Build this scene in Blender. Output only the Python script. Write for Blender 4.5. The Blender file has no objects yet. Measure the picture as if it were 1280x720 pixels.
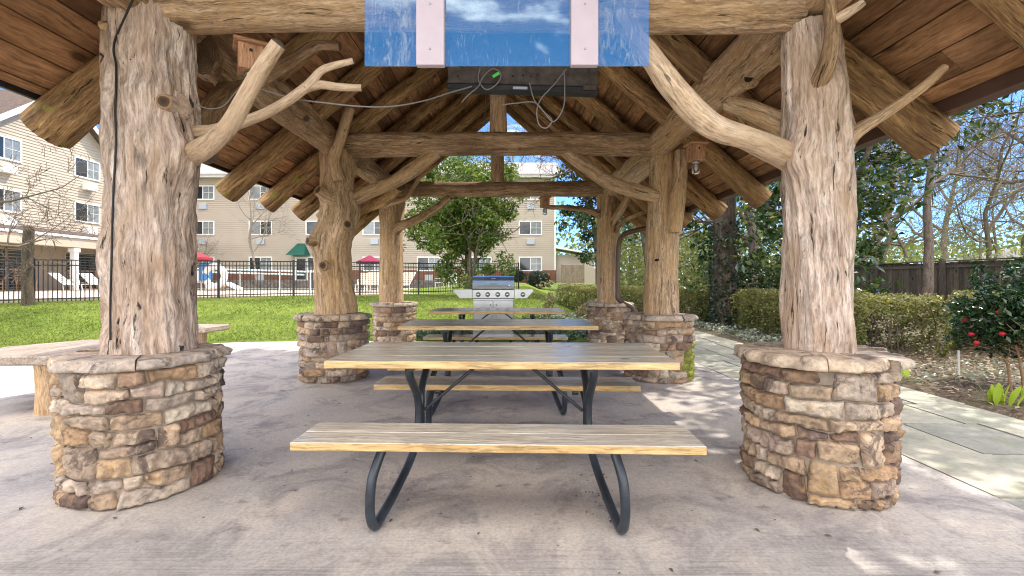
import bpy, math, random
import numpy as np
from mathutils import Vector, Matrix, noise

SC = bpy.context.scene
COL = SC.collection
R = math.radians
F = 569.0; CH = 1.17

def P(x, y, d):
    return Vector(((x - 640) / F * d, d, CH + (350 - y) / F * d))

# ------------------------------------------------------------------ nodes
def mat_new(name):
    m = bpy.data.materials.new(name); m.use_nodes = True
    nt = m.node_tree; nt.nodes.clear()
    out = nt.nodes.new('ShaderNodeOutputMaterial')
    b = nt.nodes.new('ShaderNodeBsdfPrincipled')
    nt.links.new(b.outputs[0], out.inputs[0])
    return m, nt, b, out

def N(nt, typ, **kw):
    n = nt.nodes.new(typ)
    for k, v in kw.items():
        if k.startswith('i_'):
            key = k[2:]
            key = int(key) if key.isdigit() else key.replace('_', ' ')
            n.inputs[key].default_value = v
        else:
            setattr(n, k, v)
    return n

def L(nt, a, b): nt.links.new(a, b)

def ramp(nt, fac, stops):
    r = nt.nodes.new('ShaderNodeValToRGB')
    els = r.color_ramp.elements
    while len(els) < len(stops): els.new(0.5)
    for e, (p, c) in zip(els, stops):
        e.position = p
        e.color = (c, c, c, 1) if isinstance(c, (int, float)) else (*c, 1)
    L(nt, fac, r.inputs[0]); return r.outputs[0]

def noise_n(nt, vec, scale, detail=4, rough=.55, dist=0):
    n = N(nt, 'ShaderNodeTexNoise'); n.inputs['Scale'].default_value = scale
    n.inputs['Detail'].default_value = detail; n.inputs['Roughness'].default_value = rough
    n.inputs['Distortion'].default_value = dist
    if vec is not None: L(nt, vec, n.inputs['Vector'])
    return n.outputs['Fac']

def mixc(nt, fac, a, b, mode='MIX'):
    m = N(nt, 'ShaderNodeMix', data_type='RGBA', blend_type=mode)
    for idx, v in ((0, fac), (6, a), (7, b)):
        if isinstance(v, (int, float)): m.inputs[idx].default_value = v
        elif isinstance(v, tuple): m.inputs[idx].default_value = (*v, 1)
        else: L(nt, v, m.inputs[idx])
    return m.outputs[2]

def mapping(nt, vec, scale):
    m = N(nt, 'ShaderNodeMapping'); m.inputs['Scale'].default_value = scale
    L(nt, vec, m.inputs['Vector']); return m.outputs[0]

def bump(nt, b, h, strength=.4, dist=.01, prev=None):
    n = N(nt, 'ShaderNodeBump'); n.inputs['Strength'].default_value = strength
    n.inputs['Distance'].default_value = dist
    L(nt, h, n.inputs['Height'])
    if prev is not None: L(nt, prev, n.inputs['Normal'])
    L(nt, n.outputs[0], b.inputs['Normal']); return n.outputs[0]

def wood_mat(name, light, mid, dark, streak=26, stretch=.05, bs=.6, bd=.012, crack=.6, patch=None, patch_amt=.5, rough=.8, moss=None, boards=False, kn=2.6, spec=.25):
    m, nt, b, out = mat_new(name)
    at = N(nt, 'ShaderNodeAttribute', attribute_name='grain').outputs['Vector']
    v = mapping(nt, at, (1, 1, stretch))
    wob = N(nt, 'ShaderNodeTexNoise'); wob.inputs['Scale'].default_value = 5; wob.inputs['Detail'].default_value = 3; L(nt, at, wob.inputs['Vector'])
    wv = N(nt, 'ShaderNodeVectorMath', operation='MULTIPLY_ADD'); L(nt, wob.outputs['Color'], wv.inputs[0]); wv.inputs[1].default_value = (.05, .05, 0); L(nt, at, wv.inputs[2])
    v = mapping(nt, wv.outputs[0], (1, 1, stretch))
    n1 = noise_n(nt, v, streak, 7, .7, .4)
    c = ramp(nt, n1, [(.30, dark), (.47, mid), (.66, light)])
    n4 = noise_n(nt, mapping(nt, wv.outputs[0], (1, 1, stretch * 1.7)), streak * 3.2, 4, .65)
    c = mixc(nt, .75, c, ramp(nt, n4, [(.32, .35), (.5, .95), (.68, 1.4)]), 'MULTIPLY')
    if patch:
        n2 = noise_n(nt, mapping(nt, at, (1, 1, .35)), 4.5, 4, .6, .5)
        c = mixc(nt, ramp(nt, n2, [(.42, 0.0), (.66, patch_amt)]), c, patch)
    ck = noise_n(nt, mapping(nt, wv.outputs[0], (1, 1, stretch * 1.1)), streak * 1.25, 5, .62, .7)
    ckr = ramp(nt, ck, [(.335, 1 - crack), (.372, 1.0)])
    c = mixc(nt, 1.0, c, ckr, 'MULTIPLY')
    # knots
    vo = N(nt, 'ShaderNodeTexVoronoi'); vo.inputs['Scale'].default_value = kn
    L(nt, mapping(nt, at, (1, 1, .55)), vo.inputs['Vector'])
    c = mixc(nt, 1.0, c, ramp(nt, vo.outputs['Distance'], [(.05, .28), (.11, 1.0)]), 'MULTIPLY')
    if boards:
        rn = N(nt, 'ShaderNodeAttribute', attribute_name='tint').outputs['Fac']
        c = mixc(nt, 1.0, c, ramp(nt, rn, [(0, (.55, .5, .46)), (.5, (.95, .9, .86)), (1, (1.3, 1.2, 1.1))]), 'MULTIPLY')
    if moss:
        n5 = noise_n(nt, at, 6, 4, .7)
        c = mixc(nt, ramp(nt, n5, [(.6, 0.0), (.68, .7)]), c, moss)
    L(nt, c, b.inputs['Base Color'])
    b.inputs['Roughness'].default_value = rough
    b.inputs['Specular IOR Level'].default_value = spec
    h = mixc(nt, .5, n1, n4); h = mixc(nt, .6, h, ckr, 'MULTIPLY')
    bump(nt, b, h, bs, bd)
    return m

def plain(name, col, rough=.6, metal=0, spec=.4, var=.0, vs=8, bs=0):
    m, nt, b, out = mat_new(name)
    b.inputs['Roughness'].default_value = rough; b.inputs['Metallic'].default_value = metal
    b.inputs['Specular IOR Level'].default_value = spec
    if var:
        tc = N(nt, 'ShaderNodeTexCoord').outputs['Object']
        n = noise_n(nt, tc, vs, 5, .65)
        c = mixc(nt, ramp(nt, n, [(.3, 0.0), (.7, 1.0)]), tuple(x * (1 - var) for x in col), tuple(min(1, x * (1 + var)) for x in col))
        L(nt, c, b.inputs['Base Color'])
        if bs: bump(nt, b, n, bs, .01)
    else:
        b.inputs['Base Color'].default_value = (*col, 1)
    return m

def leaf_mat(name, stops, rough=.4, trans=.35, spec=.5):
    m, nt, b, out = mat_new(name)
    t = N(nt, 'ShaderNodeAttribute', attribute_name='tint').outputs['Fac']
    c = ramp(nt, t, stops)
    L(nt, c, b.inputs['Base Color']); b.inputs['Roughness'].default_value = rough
    b.inputs['Specular IOR Level'].default_value = spec
    tr = N(nt, 'ShaderNodeBsdfTranslucent')
    L(nt, mixc(nt, 1.0, c, (1.4, 1.4, .7), 'MULTIPLY'), tr.inputs[0])
    mx = N(nt, 'ShaderNodeMixShader'); mx.inputs[0].default_value = trans
    L(nt, b.outputs[0], mx.inputs[1]); L(nt, tr.outputs[0], mx.inputs[2]); L(nt, mx.outputs[0], out.inputs[0])
    return m

M = {}
M['log_grey'] = wood_mat('log_grey', (.84, .71, .61), (.58, .445, .36), (.16, .105, .075), 30, .075, 1.0, .022, .9, (.50, .33, .205), .65)
M['log_gold'] = wood_mat('log_gold', (.76, .565, .39), (.50, .34, .205), (.13, .078, .045), 32, .08, 1.0, .02, .8, (.60, .37, .16), .6)
M['log_beam'] = wood_mat('log_beam', (.74, .53, .33), (.45, .295, .165), (.10, .06, .033), 34, .07, 1.0, .02, .85, (.17, .10, .05), .75)
M['log_rafter'] = wood_mat('log_rafter', (.66, .43, .20), (.38, .22, .095), (.075, .042, .02), 30, .07, 1.0, .02, .85, (.13, .07, .033), .8)
M['log_mossy'] = wood_mat('log_mossy', (.66, .43, .20), (.38, .22, .095), (.075, .042, .02), 30, .07, 1.0, .02, .85, (.13, .07, .033), .8, moss=(.30, .30, .05))
M['log_pale'] = wood_mat('log_pale', (0.756, 0.594, 0.432), (0.583, 0.421, 0.281), (0.302, 0.184, 0.108), 30, .07, .7, .010, .6, (0.540, 0.389, 0.259), .6)
M['deck'] = wood_mat('deck', (.53, .31, .165), (.37, .21, .105), (.15, .082, .038), 18, .06, .5, .005, .45, (.15, .08, .035), .75, boards=True)
M['pine_top'] = wood_mat('pine_top', (.60, .54, .45), (.50, .445, .36), (.37, .32, .255), 22, .035, .12, .002, .4, (.36, .33, .29), .7, rough=.24, kn=5.0, spec=.55)
M['pine_edge'] = wood_mat('pine_edge', (0.714, 0.514, 0.263), (0.578, 0.389, 0.173), (0.378, 0.221, 0.084), 22, .03, .25, .003, .2, rough=.6)
M['bench_slab'] = wood_mat('bench_slab', (.46, .38, .31), (.33, .26, .2), (.15, .11, .08), 20, .045, .5, .006, .5, (.3, .27, .25), .5, rough=.6)
M['cedar'] = wood_mat('cedar', (.58, .33, .20), (.46, .25, .14), (.30, .15, .08), 24, .06, .2, .002, .15)
M['fence_wood'] = wood_mat('fence_wood', (.17, .155, .14), (.11, .10, .088), (.045, .04, .036), 18, .05, .4, .006, .4, boards=True)
M['gate_wood'] = wood_mat('gate_wood', (.36, .29, .22), (.27, .21, .16), (.14, .11, .08), 18, .05, .3, .006, .4)
M['pale_bark'] = wood_mat('pale_bark', (.40, .34, .28), (.29, .24, .19), (.15, .12, .09), 14, .2, .5, .01, .4)
M['dark_bark'] = wood_mat('dark_bark', (.16, .125, .095), (.095, .072, .053), (.035, .026, .02), 12, .25, .9, .03, .6)
M['twig'] = wood_mat('twig', (.24, .19, .15), (.16, .125, .1), (.08, .06, .05), 14, .2, .3, .01, .4)
def endgrain():
    m, nt, b, out = mat_new('end_grain')
    r = N(nt, 'ShaderNodeAttribute', attribute_name='ring').outputs['Fac']
    at = N(nt, 'ShaderNodeAttribute', attribute_name='grain').outputs['Vector']
    n = noise_n(nt, at, 14, 4, .6)
    ad = N(nt, 'ShaderNodeMath', operation='MULTIPLY_ADD'); L(nt, n, ad.inputs[0]); ad.inputs[1].default_value = .25; L(nt, r, ad.inputs[2])
    s = N(nt, 'ShaderNodeMath', operation='MULTIPLY'); L(nt, ad.outputs[0], s.inputs[0]); s.inputs[1].default_value = 60
    si = N(nt, 'ShaderNodeMath', operation='SINE'); L(nt, s.outputs[0], si.inputs[0])
    c = ramp(nt, si.outputs[0], [(0, (.13, .08, .045)), (1, (.24, .155, .085))])
    c = mixc(nt, ramp(nt, n, [(.35, .7), (.6, 0.0)]), c, (.06, .04, .03))
    L(nt, c, b.inputs['Base Color']); b.inputs['Roughness'].default_value = .85
    return m
M['end'] = endgrain()
M['knot'] = plain('knot_dark', (.035, .022, .016), .85, var=.5, vs=20)
def knot_cut():
    m, nt, b, out = mat_new('knot_cut')
    r = N(nt, 'ShaderNodeAttribute', attribute_name='ring').outputs['Fac']
    at = N(nt, 'ShaderNodeAttribute', attribute_name='grain').outputs['Vector']
    n = noise_n(nt, at, 30, 4, .6)
    ad = N(nt, 'ShaderNodeMath', operation='MULTIPLY_ADD'); L(nt, n, ad.inputs[0]); ad.inputs[1].default_value = .35; L(nt, r, ad.inputs[2])
    c = ramp(nt, ad.outputs[0], [(.3, (.05, .03, .02)), (.85, (.10, .06, .035)), (1.0, (.34, .21, .11))])
    L(nt, c, b.inputs['Base Color']); b.inputs['Roughness'].default_value = .9
    bump(nt, b, n, .6, .01)
    return m
M['knot_cut'] = knot_cut()
M['cut_green'] = plain('cut_green', (.42, .48, .16), .7, var=.25, vs=40)

def stone_mat():
    m, nt, b, out = mat_new('field_stone')
    c = N(nt, 'ShaderNodeAttribute', attribute_name='Col').outputs['Color']
    tc = N(nt, 'ShaderNodeTexCoord').outputs['Object']
    n = noise_n(nt, tc, 9, 6, .7, .4)
    n2 = noise_n(nt, tc, 38, 5, .65)
    c = mixc(nt, 1.0, c, ramp(nt, n, [(.28, (.42, .38, .38)), (.5, (1, .97, .94)), (.75, (1.35, 1.25, 1.1))]), 'MULTIPLY')
    c = mixc(nt, .6, c, ramp(nt, n2, [(.3, .5), (.65, 1.2)]), 'MULTIPLY')
    n3 = noise_n(nt, tc, 5, 5, .75, 1.0)
    c = mixc(nt, ramp(nt, n3, [(.53, 0.0), (.62, .8)]), c, (.085, .06, .05))
    n6 = noise_n(nt, tc, 7.3, 3, .6, .5)
    c = mixc(nt, ramp(nt, n6, [(.60, 0.0), (.70, .6)]), c, (.40, .24, .10))
    L(nt, c, b.inputs['Base Color']); b.inputs['Roughness'].default_value = .82
    b.inputs['Specular IOR Level'].default_value = .3
    p = bump(nt, b, n2, .7, .012)
    bump(nt, b, n, .6, .03, p)
    return m
M['stone'] = stone_mat()
M['mortar'] = plain('mortar', (.34, .275, .21), .95, var=.25, vs=18, bs=.6)

def concrete_mat():
    m, nt, b, out = mat_new('stained_concrete')
    tc = N(nt, 'ShaderNodeTexCoord').outputs['Object']
    n1 = noise_n(nt, tc, .75, 6, .62, .5)
    c = ramp(nt, n1, [(.30, (.31, .28, .265)), (.43, (.44, .40, .365)), (.55, (.54, .475, .405)), (.70, (.51, .47, .43))])
    n2 = noise_n(nt, tc, 2.3, 7, .7, .8)
    c = mixc(nt, ramp(nt, n2, [(.48, 0.0), (.64, .75)]), c, (.21, .185, .188))
    # dark spots
    n3 = noise_n(nt, mapping(nt, tc, (1, 1.4, 1)), 4.3, 5, .6, .3)
    c = mixc(nt, ramp(nt, n3, [(.62, 0.0), (.72, .7)]), c, (.10, .085, .082))
    vo = N(nt, 'ShaderNodeTexVoronoi'); vo.inputs['Scale'].default_value = 5.5; L(nt, tc, vo.inputs['Vector'])
    c = mixc(nt, 1.0, c, ramp(nt, vo.outputs['Distance'], [(.03, .35), (.055, 1.0)]), 'MULTIPLY')
    # broom lines along x
    n4 = noise_n(nt, mapping(nt, tc, (.6, 34, 1)), 3, 3, .6)
    sx = N(nt, 'ShaderNodeSeparateXYZ'); L(nt, tc, sx.inputs[0])
    near = N(nt, 'ShaderNodeMapRange'); L(nt, sx.outputs[1], near.inputs[0])
    near.inputs[1].default_value = 2.15; near.inputs[2].default_value = 1.75
    fq = N(nt, 'ShaderNodeMath', operation='MULTIPLY'); L(nt, near.outputs[0], fq.inputs[0]); L(nt, ramp(nt, n2, [(.40, .45), (.55, 1.0)]), fq.inputs[1])
    c = mixc(nt, fq.outputs[0], c, mixc(nt, 1.0, (.30, .275, .255), ramp(nt, n4, [(.36, .62), (.58, 1.12)]), 'MULTIPLY'))
    n5 = noise_n(nt, tc, 60, 4, .6)
    c = mixc(nt, .4, c, ramp(nt, n5, [(.33, .55), (.5, 1.0), (.66, 1.3)]), 'MULTIPLY')
    n7 = noise_n(nt, tc, 22, 5, .7)
    c = mixc(nt, .28, c, ramp(nt, n7, [(.33, .6), (.5, 1.0), (.66, 1.25)]), 'MULTIPLY')
    L(nt, c, b.inputs['Base Color'])
    L(nt, ramp(nt, n2, [(.3, .55), (.7, .75)]), b.inputs['Roughness'])
    h = mixc(nt, .5, n4, n5)
    bump(nt, b, h, .45, .006)
    return m
M['concrete'] = concrete_mat()

def flag_mat():
    m, nt, b, out = mat_new('flagstone')
    tc = N(nt, 'ShaderNodeTexCoord').outputs['Object']
    r = N(nt, 'ShaderNodeAttribute', attribute_name='tint').outputs['Fac']
    c = ramp(nt, r, [(0, (.32, .31, .275)), (.5, (.41, .39, .33)), (1, (.49, .45, .37))])
    n = noise_n(nt, tc, 2.5, 6, .65, .5); n2 = noise_n(nt, tc, 30, 5, .6)
    c = mixc(nt, .8, c, ramp(nt, n, [(.3, (.55, .6, .55)), (.7, (1.2, 1.18, 1.1))]), 'MULTIPLY')
    c = mixc(nt, .4, c, ramp(nt, n2, [(.3, .6), (.7, 1.2)]), 'MULTIPLY')
    c = mixc(nt, ramp(nt, noise_n(nt, tc, 4, 4, .6), [(.58, 0.0), (.7, .5)]), c, (.20, .24, .10))
    L(nt, c, b.inputs['Base Color']); b.inputs['Roughness'].default_value = .75
    bump(nt, b, n2, .4, .006)
    return m
M['flag'] = flag_mat()

def ground_mat():
    m, nt, b, out = mat_new('lawn_ground')
    tc = N(nt, 'ShaderNodeTexCoord').outputs['Object']
    n = noise_n(nt, tc, .5, 5, .6); n2 = noise_n(nt, tc, 9, 5, .7)
    c = ramp(nt, n, [(.36, (.11, .16, .028)), (.5, (.16, .22, .04)), (.7, (.22, .28, .06))])
    c = mixc(nt, .7, c, ramp(nt, n2, [(.3, (.5, .55, .4)), (.7, (1.3, 1.25, 1.1))]), 'MULTIPLY')
    L(nt, c, b.inputs['Base Color']); b.inputs['Roughness'].default_value = .9
    b.inputs['Specular IOR Level'].default_value = .1
    bump(nt, b, n2, 1, .05)
    return m
M['lawn'] = ground_mat()
def mulch_mat():
    m, nt, b, out = mat_new('mulch')
    tc = N(nt, 'ShaderNodeTexCoord').outputs['Object']
    n = noise_n(nt, tc, 14, 6, .75, .6); n2 = noise_n(nt, tc, 1.5, 4, .6)
    c = ramp(nt, n, [(.3, (.05, .034, .024)), (.5, (.16, .115, .08)), (.7, (.34, .27, .2))])
    c = mixc(nt, ramp(nt, n2, [(.45, 0.0), (.65, .6)]), c, (.12, .14, .05))
    L(nt, c, b.inputs['Base Color']); b.inputs['Roughness'].default_value = .95
    bump(nt, b, n, 1, .04)
    return m
M['mulch'] = mulch_mat()
M['steel_tube'] = plain('steel_tube', (.022, .03, .04), .32, .0, .6, var=.35, vs=30)
M['black_iron'] = plain('black_iron', (.012, .012, .014), .4, 0, .5)
M['stainless'] = plain('stainless', (.46, .47, .49), .28, 1.0, var=.08, vs=5)
M['painted_sky_steel'] = plain('painted_sky_steel', (.42, .58, .78), .3, .95, var=.1, vs=4)  # sky reflection painted as blue on the hood's upper faces
M['dark_plastic'] = plain('dark_plastic', (.02, .019, .019), .45, var=.4, vs=10)
M['dusty_back'] = plain('dusty_back', (.085, .07, .055), .75, var=.5, vs=14)
M['cable_grey'] = plain('cable_grey', (.22, .2, .19), .5)
M['cable_black'] = plain('cable_black', (.012, .012, .012), .45)
M['green_led'] = plain('green_tag', (.1, .75, .08), .5)
M['white_board'] = plain('white_board', (.56, .47, .53), .6, var=.06, vs=9, bs=.1)
M['trim_white'] = plain('trim_white', (.78, .78, .76), .5)
M['siding_cream'] = plain('siding_cream', (.52, .435, .335), .7, var=.05, vs=1)
M['siding_tan'] = plain('siding_tan', (.45, .385, .315), .7, var=.05, vs=1)
M['roof_shingle'] = plain('roof_shingle', (.105, .075, .06), .9, var=.35, vs=6, bs=.5)
M['roof_grey'] = plain('roof_grey', (.30, .285, .27), .85, var=.2, vs=4, bs=.3)
M['brick'] = plain('brick', (.20, .085, .055), .9, var=.3, vs=7, bs=.4)
M['glass_dark'] = plain('glass_dark', (.02, .028, .034), .06, 0, .8)
M['glass_curtain'] = plain('glass_curtain', (.22, .24, .25), .08, 0, .7, var=.3, vs=3)
M['ac_grey'] = plain('ac_grey', (.42, .46, .52), .6)
M['brown_metal'] = plain('brown_metal', (.095, .052, .038), .4, 0, .5, var=.15, vs=8)
M['paving'] = plain('paving', (.52, .42, .34), .8, var=.12, vs=2, bs=.1)
M['red_cloth'] = plain('red_cloth', (.34, .03, .045), .8, var=.1, vs=4)
M['maroon_cloth'] = plain('maroon_cloth', (.20, .012, .05), .8, var=.1, vs=4)
M['green_cloth'] = plain('green_cloth', (.008, .085, .062), .8)
M['blue_plastic'] = plain('blue_plastic', (.06, .22, .48), .4)
M['white_plastic'] = plain('white_plastic', (.74, .74, .72), .4)
M['sling'] = plain('sling_mesh', (.55, .47, .37), .8)
M['rockwall'] = plain('rockwall', (.13, .115, .105), .9, var=.6, vs=6, bs=1)
M['chair_wood'] = plain('chair_wood', (.30, .19, .10), .7, var=.2)
M['stem_brown'] = plain('stem_brown', (.33, .20, .11), .8, var=.2, vs=20)
M['red_petal'] = plain('red_petal', (.45, .015, .03), .6)
def glass_mat(name):
    m, nt, b, out = mat_new(name)
    b.inputs['Base Color'].default_value = (1, 1, 1, 1); b.inputs['Roughness'].default_value = .04
    b.inputs['Transmission Weight'].default_value = 1.0; b.inputs['IOR'].default_value = 1.45
    return m
M['jar_glass'] = glass_mat('jar_glass')
def acrylic():
    m, nt, b, out = mat_new('acrylic_sheet')
    tc = N(nt, 'ShaderNodeTexCoord').outputs['Object']
    n = noise_n(nt, mapping(nt, tc, (1, 1, .5)), 3.0, 6, .7, 1.2)
    sc = noise_n(nt, mapping(nt, tc, (6, 1, 1.2)), 9, 3, .7, 1.5)
    tr = N(nt, 'ShaderNodeBsdfTransparent'); tr.inputs[0].default_value = (.97, .95, 1, 1)
    gl = N(nt, 'ShaderNodeBsdfGlossy'); gl.inputs['Roughness'].default_value = .03; gl.inputs[0].default_value = (.74, .94, 1, 1)
    df = N(nt, 'ShaderNodeBsdfDiffuse'); df.inputs[0].default_value = (.06, .42, .75, 1)
    hz = N(nt, 'ShaderNodeBsdfDiffuse'); hz.inputs[0].default_value = (.75, .74, .68, 1)
    m1 = N(nt, 'ShaderNodeMixShader'); m1.inputs[0].default_value = .15
    L(nt, tr.outputs[0], m1.inputs[1]); L(nt, df.outputs[0], m1.inputs[2])
    m2 = N(nt, 'ShaderNodeMixShader'); m2.inputs[0].default_value = .24
    L(nt, m1.outputs[0], m2.inputs[1]); L(nt, gl.outputs[0], m2.inputs[2])
    m3 = N(nt, 'ShaderNodeMixShader')
    L(nt, ramp(nt, mixc(nt, .5, n, sc), [(.52, .0), (.70, .35)]), m3.inputs[0])
    L(nt, m2.outputs[0], m3.inputs[1]); L(nt, hz.outputs[0], m3.inputs[2])
    L(nt, m3.outputs[0], out.inputs[0])
    nt.nodes.remove(b)
    return m
M['acrylic'] = acrylic()
def water():
    m, nt, b, out = mat_new('pool_water')
    b.inputs['Base Color'].default_value = (.03, .30, .32, 1); b.inputs['Roughness'].default_value = .08
    tc = N(nt, 'ShaderNodeTexCoord').outputs['Object']
    bump(nt, b, noise_n(nt, tc, 3, 3), .1, .02)
    return m
M['water'] = water()
G = lambda a, b_, c: [(0, a), (.5, b_), (1, c)]
M['leaf_ever'] = leaf_mat('leaf_evergreen', G((.04, .08, .02), (.12, .20, .045), (.33, .35, .10)), .38)
M['leaf_magnolia'] = leaf_mat('leaf_magnolia', [(0, (.016, .042, .018)), (.55, (.042, .09, .028)), (.85, (.11, .16, .04)), (1, (.26, .28, .07))], .25, .2, .6)
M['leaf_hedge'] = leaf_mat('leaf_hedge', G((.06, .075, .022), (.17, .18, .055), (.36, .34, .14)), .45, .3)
M['leaf_light'] = leaf_mat('leaf_light', G((.08, .10, .035), (.19, .215, .085), (.35, .36, .19)), .5, .45)
M['leaf_ivy'] = leaf_mat('leaf_ivy', G((.008, .022, .012), (.016, .04, .022), (.04, .07, .03)), .35, .15)
M['leaf_cover'] = leaf_mat('leaf_cover', G((.07, .10, .065), (.20, .235, .18), (.44, .46, .40)), .35, .2)
M['leaf_bluecover'] = leaf_mat('leaf_bluecover', G((.012, .035, .03), (.03, .07, .055), (.10, .15, .12)), .35, .2)
M['leaf_camellia'] = leaf_mat('leaf_camellia', G((.009, .028, .012), (.02, .055, .02), (.06, .10, .03)), .22, .15, .6)
M['leaf_hosta'] = leaf_mat('leaf_hosta', G((.22, .34, .03), (.36, .48, .06), (.48, .55, .09)), .4, .45)
M['leaf_pale'] = leaf_mat('leaf_pale', G((.16, .15, .07), (.30, .27, .15), (.42, .38, .24)), .7, .3)
M['grass'] = leaf_mat('grass_blade', G((.105, .145, .035), (.19, .24, .06), (.33, .35, .13)), .6, .35, .2)
M['litter'] = leaf_mat('leaf_litter', G((.08, .05, .03), (.24, .17, .11), (.46, .38, .28)), .7, .1, .2)

# ------------------------------------------------------------------ mesh builder
class MB:
    def __init__(s):
        s.v = []; s.f = []; s.m = []; s.sm = []; s.g = []; s.r = []; s.t = []; s.c = []
        s.usecol = False
    def add(s, vs, fs, mat=0, smooth=False, grain=None, ring=None, tint=.5, col=(1, 1, 1, 1)):
        o = len(s.v)
        s.v += [tuple(p) for p in vs]
        s.f += [tuple(i + o for i in f) for f in fs]
        s.m += [mat] * len(fs); s.sm += [smooth] * len(fs)
        s.g += [tuple(p) for p in (grain if grain is not None else vs)]
        s.r += list(ring) if ring is not None else [1.0] * len(vs)
        s.t += [tint] * len(vs); s.c += [col] * len(vs)
    def box(s, lo, hi, mat=0, bev=0, axis=0, seed=0, tint=.5, topmat=None, M4=None):
        """chamfered box; axis = grain direction"""
        lo = Vector(lo); hi = Vector(hi); b = min(bev, *[(hi[i] - lo[i]) * .45 for i in range(3)])
        c = (lo + hi) / 2; h = (hi - lo) / 2
        vs = []; fs = []; tops = []
        if b <= 0:
            for x in (-1, 1):
                for y in (-1, 1):
                    for z in (-1, 1): vs.append(Vector((x * h.x, y * h.y, z * h.z)) + c)
            fs = [(0, 1, 3, 2), (4, 6, 7, 5), (0, 4, 5, 1), (2, 3, 7, 6), (0, 2, 6, 4), (1, 5, 7, 3)]
            top = [5]
        else:
            idx = {}
            for x in (-1, 1):
                for y in (-1, 1):
                    for z in (-1, 1):
                        for a in range(3):
                            q = [x * h.x, y * h.y, z * h.z]; sg = (x, y, z)
                            for k in range(3):
                                if k != a: q[k] -= sg[k] * b
                            idx[(x, y, z, a)] = len(vs); vs.append(Vector(q) + c)
            def quad(a, sgn):
                o = [k for k in range(3) if k != a]; ls = []
                for (u, w) in ((-1, -1), (1, -1), (1, 1), (-1, 1)):
                    t = [0, 0, 0]; t[a] = sgn; t[o[0]] = u; t[o[1]] = w
                    ls.append(idx[(*t, a)])
                return tuple(ls)
            for a in range(3):
                for sg in (-1, 1): fs.append(quad(a, sg))
            top = [5]
            for a in range(3):
                o = [k for k in range(3) if k != a]
                for u in (-1, 1):
                    for w in (-1, 1):
                        t0 = [0, 0, 0]; t0[o[0]] = u; t0[o[1]] = w
                        t1 = list(t0); t0[a] = -1; t1[a] = 1
                        fs.append((idx[(*t0, o[0])], idx[(*t1, o[0])], idx[(*t1, o[1])], idx[(*t0, o[1])]))
            for x in (-1, 1):
                for y in (-1, 1):
                    for z in (-1, 1): fs.append(tuple(idx[(x, y, z, a)] for a in range(3)))
        # fix winding
        ff = []
        for f in fs:
            n = (vs[f[1]] - vs[f[0]]).cross(vs[f[2]] - vs[f[0]])
            m_ = sum((vs[i] for i in f), Vector()) / len(f) - c
            ff.append(f if n.dot(m_) > 0 else tuple(reversed(f)))
        off = Vector((seed * 3.17, seed * 1.73, seed * 5.11))
        perm = {0: (1, 2, 0), 1: (0, 2, 1), 2: (0, 1, 2)}[axis]
        gr = [Vector((p[perm[0]], p[perm[1]], p[perm[2]])) + off for p in vs]
        if M4 is not None: vs = [M4 @ p for p in vs]
        o = len(s.f)
        s.add(vs, ff, mat, False, gr, None, tint)
        if topmat is not None:
            for k, f in enumerate(ff):
                n_ = (vs[f[1]] - vs[f[0]]).cross(vs[f[2]] - vs[f[0]]).normalized()
                if n_.z > .3: s.m[o + k] = topmat
    def obox(s, a, b, w, h, mat=0, bev=0, up=Vector((0, 0, 1)), seed=0, tint=.5):
        """oriented bar from a to b, width w (sideways), height h"""
        a = Vector(a); b = Vector(b); d = b - a; ln = d.length; d.normalize()
        if abs(d.dot(up)) > .98: up = Vector((0, 1, 0))
        sx = d.cross(up).normalized(); u = sx.cross(d)
        M4 = Matrix((( d.x, sx.x, u.x, a.x), (d.y, sx.y, u.y, a.y), (d.z, sx.z, u.z, a.z), (0, 0, 0, 1)))
        s.box((0, -w / 2, -h / 2), (ln, w / 2, h / 2), mat, bev, 0, seed, tint, None, M4)
    def sweep(s, pts, rad, seg=16, step=.06, rough=.05, seed=0, mat=0, cap0=None, cap1=None, bumps=(), twist=.25, fine=1.0, capsoft=.12, smooth=True, spl=True):
        pts = [Vector(p) for p in pts]
        n = len(pts); rad = list(rad) if isinstance(rad, (list, tuple)) else [rad] * n
        # resample (catmull-rom)
        P_ = []; R_ = []
        for i in range(n - 1):
            p0 = pts[max(i - 1, 0)]; p1 = pts[i]; p2 = pts[i + 1]; p3 = pts[min(i + 2, n - 1)]
            k = max(1, int(math.ceil((p2 - p1).length / step)))
            for j in range(k):
                t = j / k
                if spl and n > 2:
                    q = .5 * ((2 * p1) + (p2 - p0) * t + (2 * p0 - 5 * p1 + 4 * p2 - p3) * t * t + (3 * p1 - p0 - 3 * p2 + p3) * t ** 3)
                else: q = p1.lerp(p2, t)
                P_.append(q); tt = t * t * (3 - 2 * t); R_.append(rad[i] * (1 - tt) + rad[i + 1] * tt)
        P_.append(pts[-1]); R_.append(rad[-1])
        m = len(P_)
        T = []
        for i in range(m):
            d = P_[min(i + 1, m - 1)] - P_[max(i - 1, 0)]
            T.append(d.normalized())
        u = Vector((0, 0, 1)) if abs(T[0].z) < .9 else Vector((0, 1, 0))
        u = (u - T[0] * u.dot(T[0])).normalized()
        off = Vector((seed * 3.17, seed * 1.73, seed * 5.11)); so = Vector((seed * 7.7, seed * 3.3, seed * 1.1))
        vs = []; gr = []; S = 0
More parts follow.
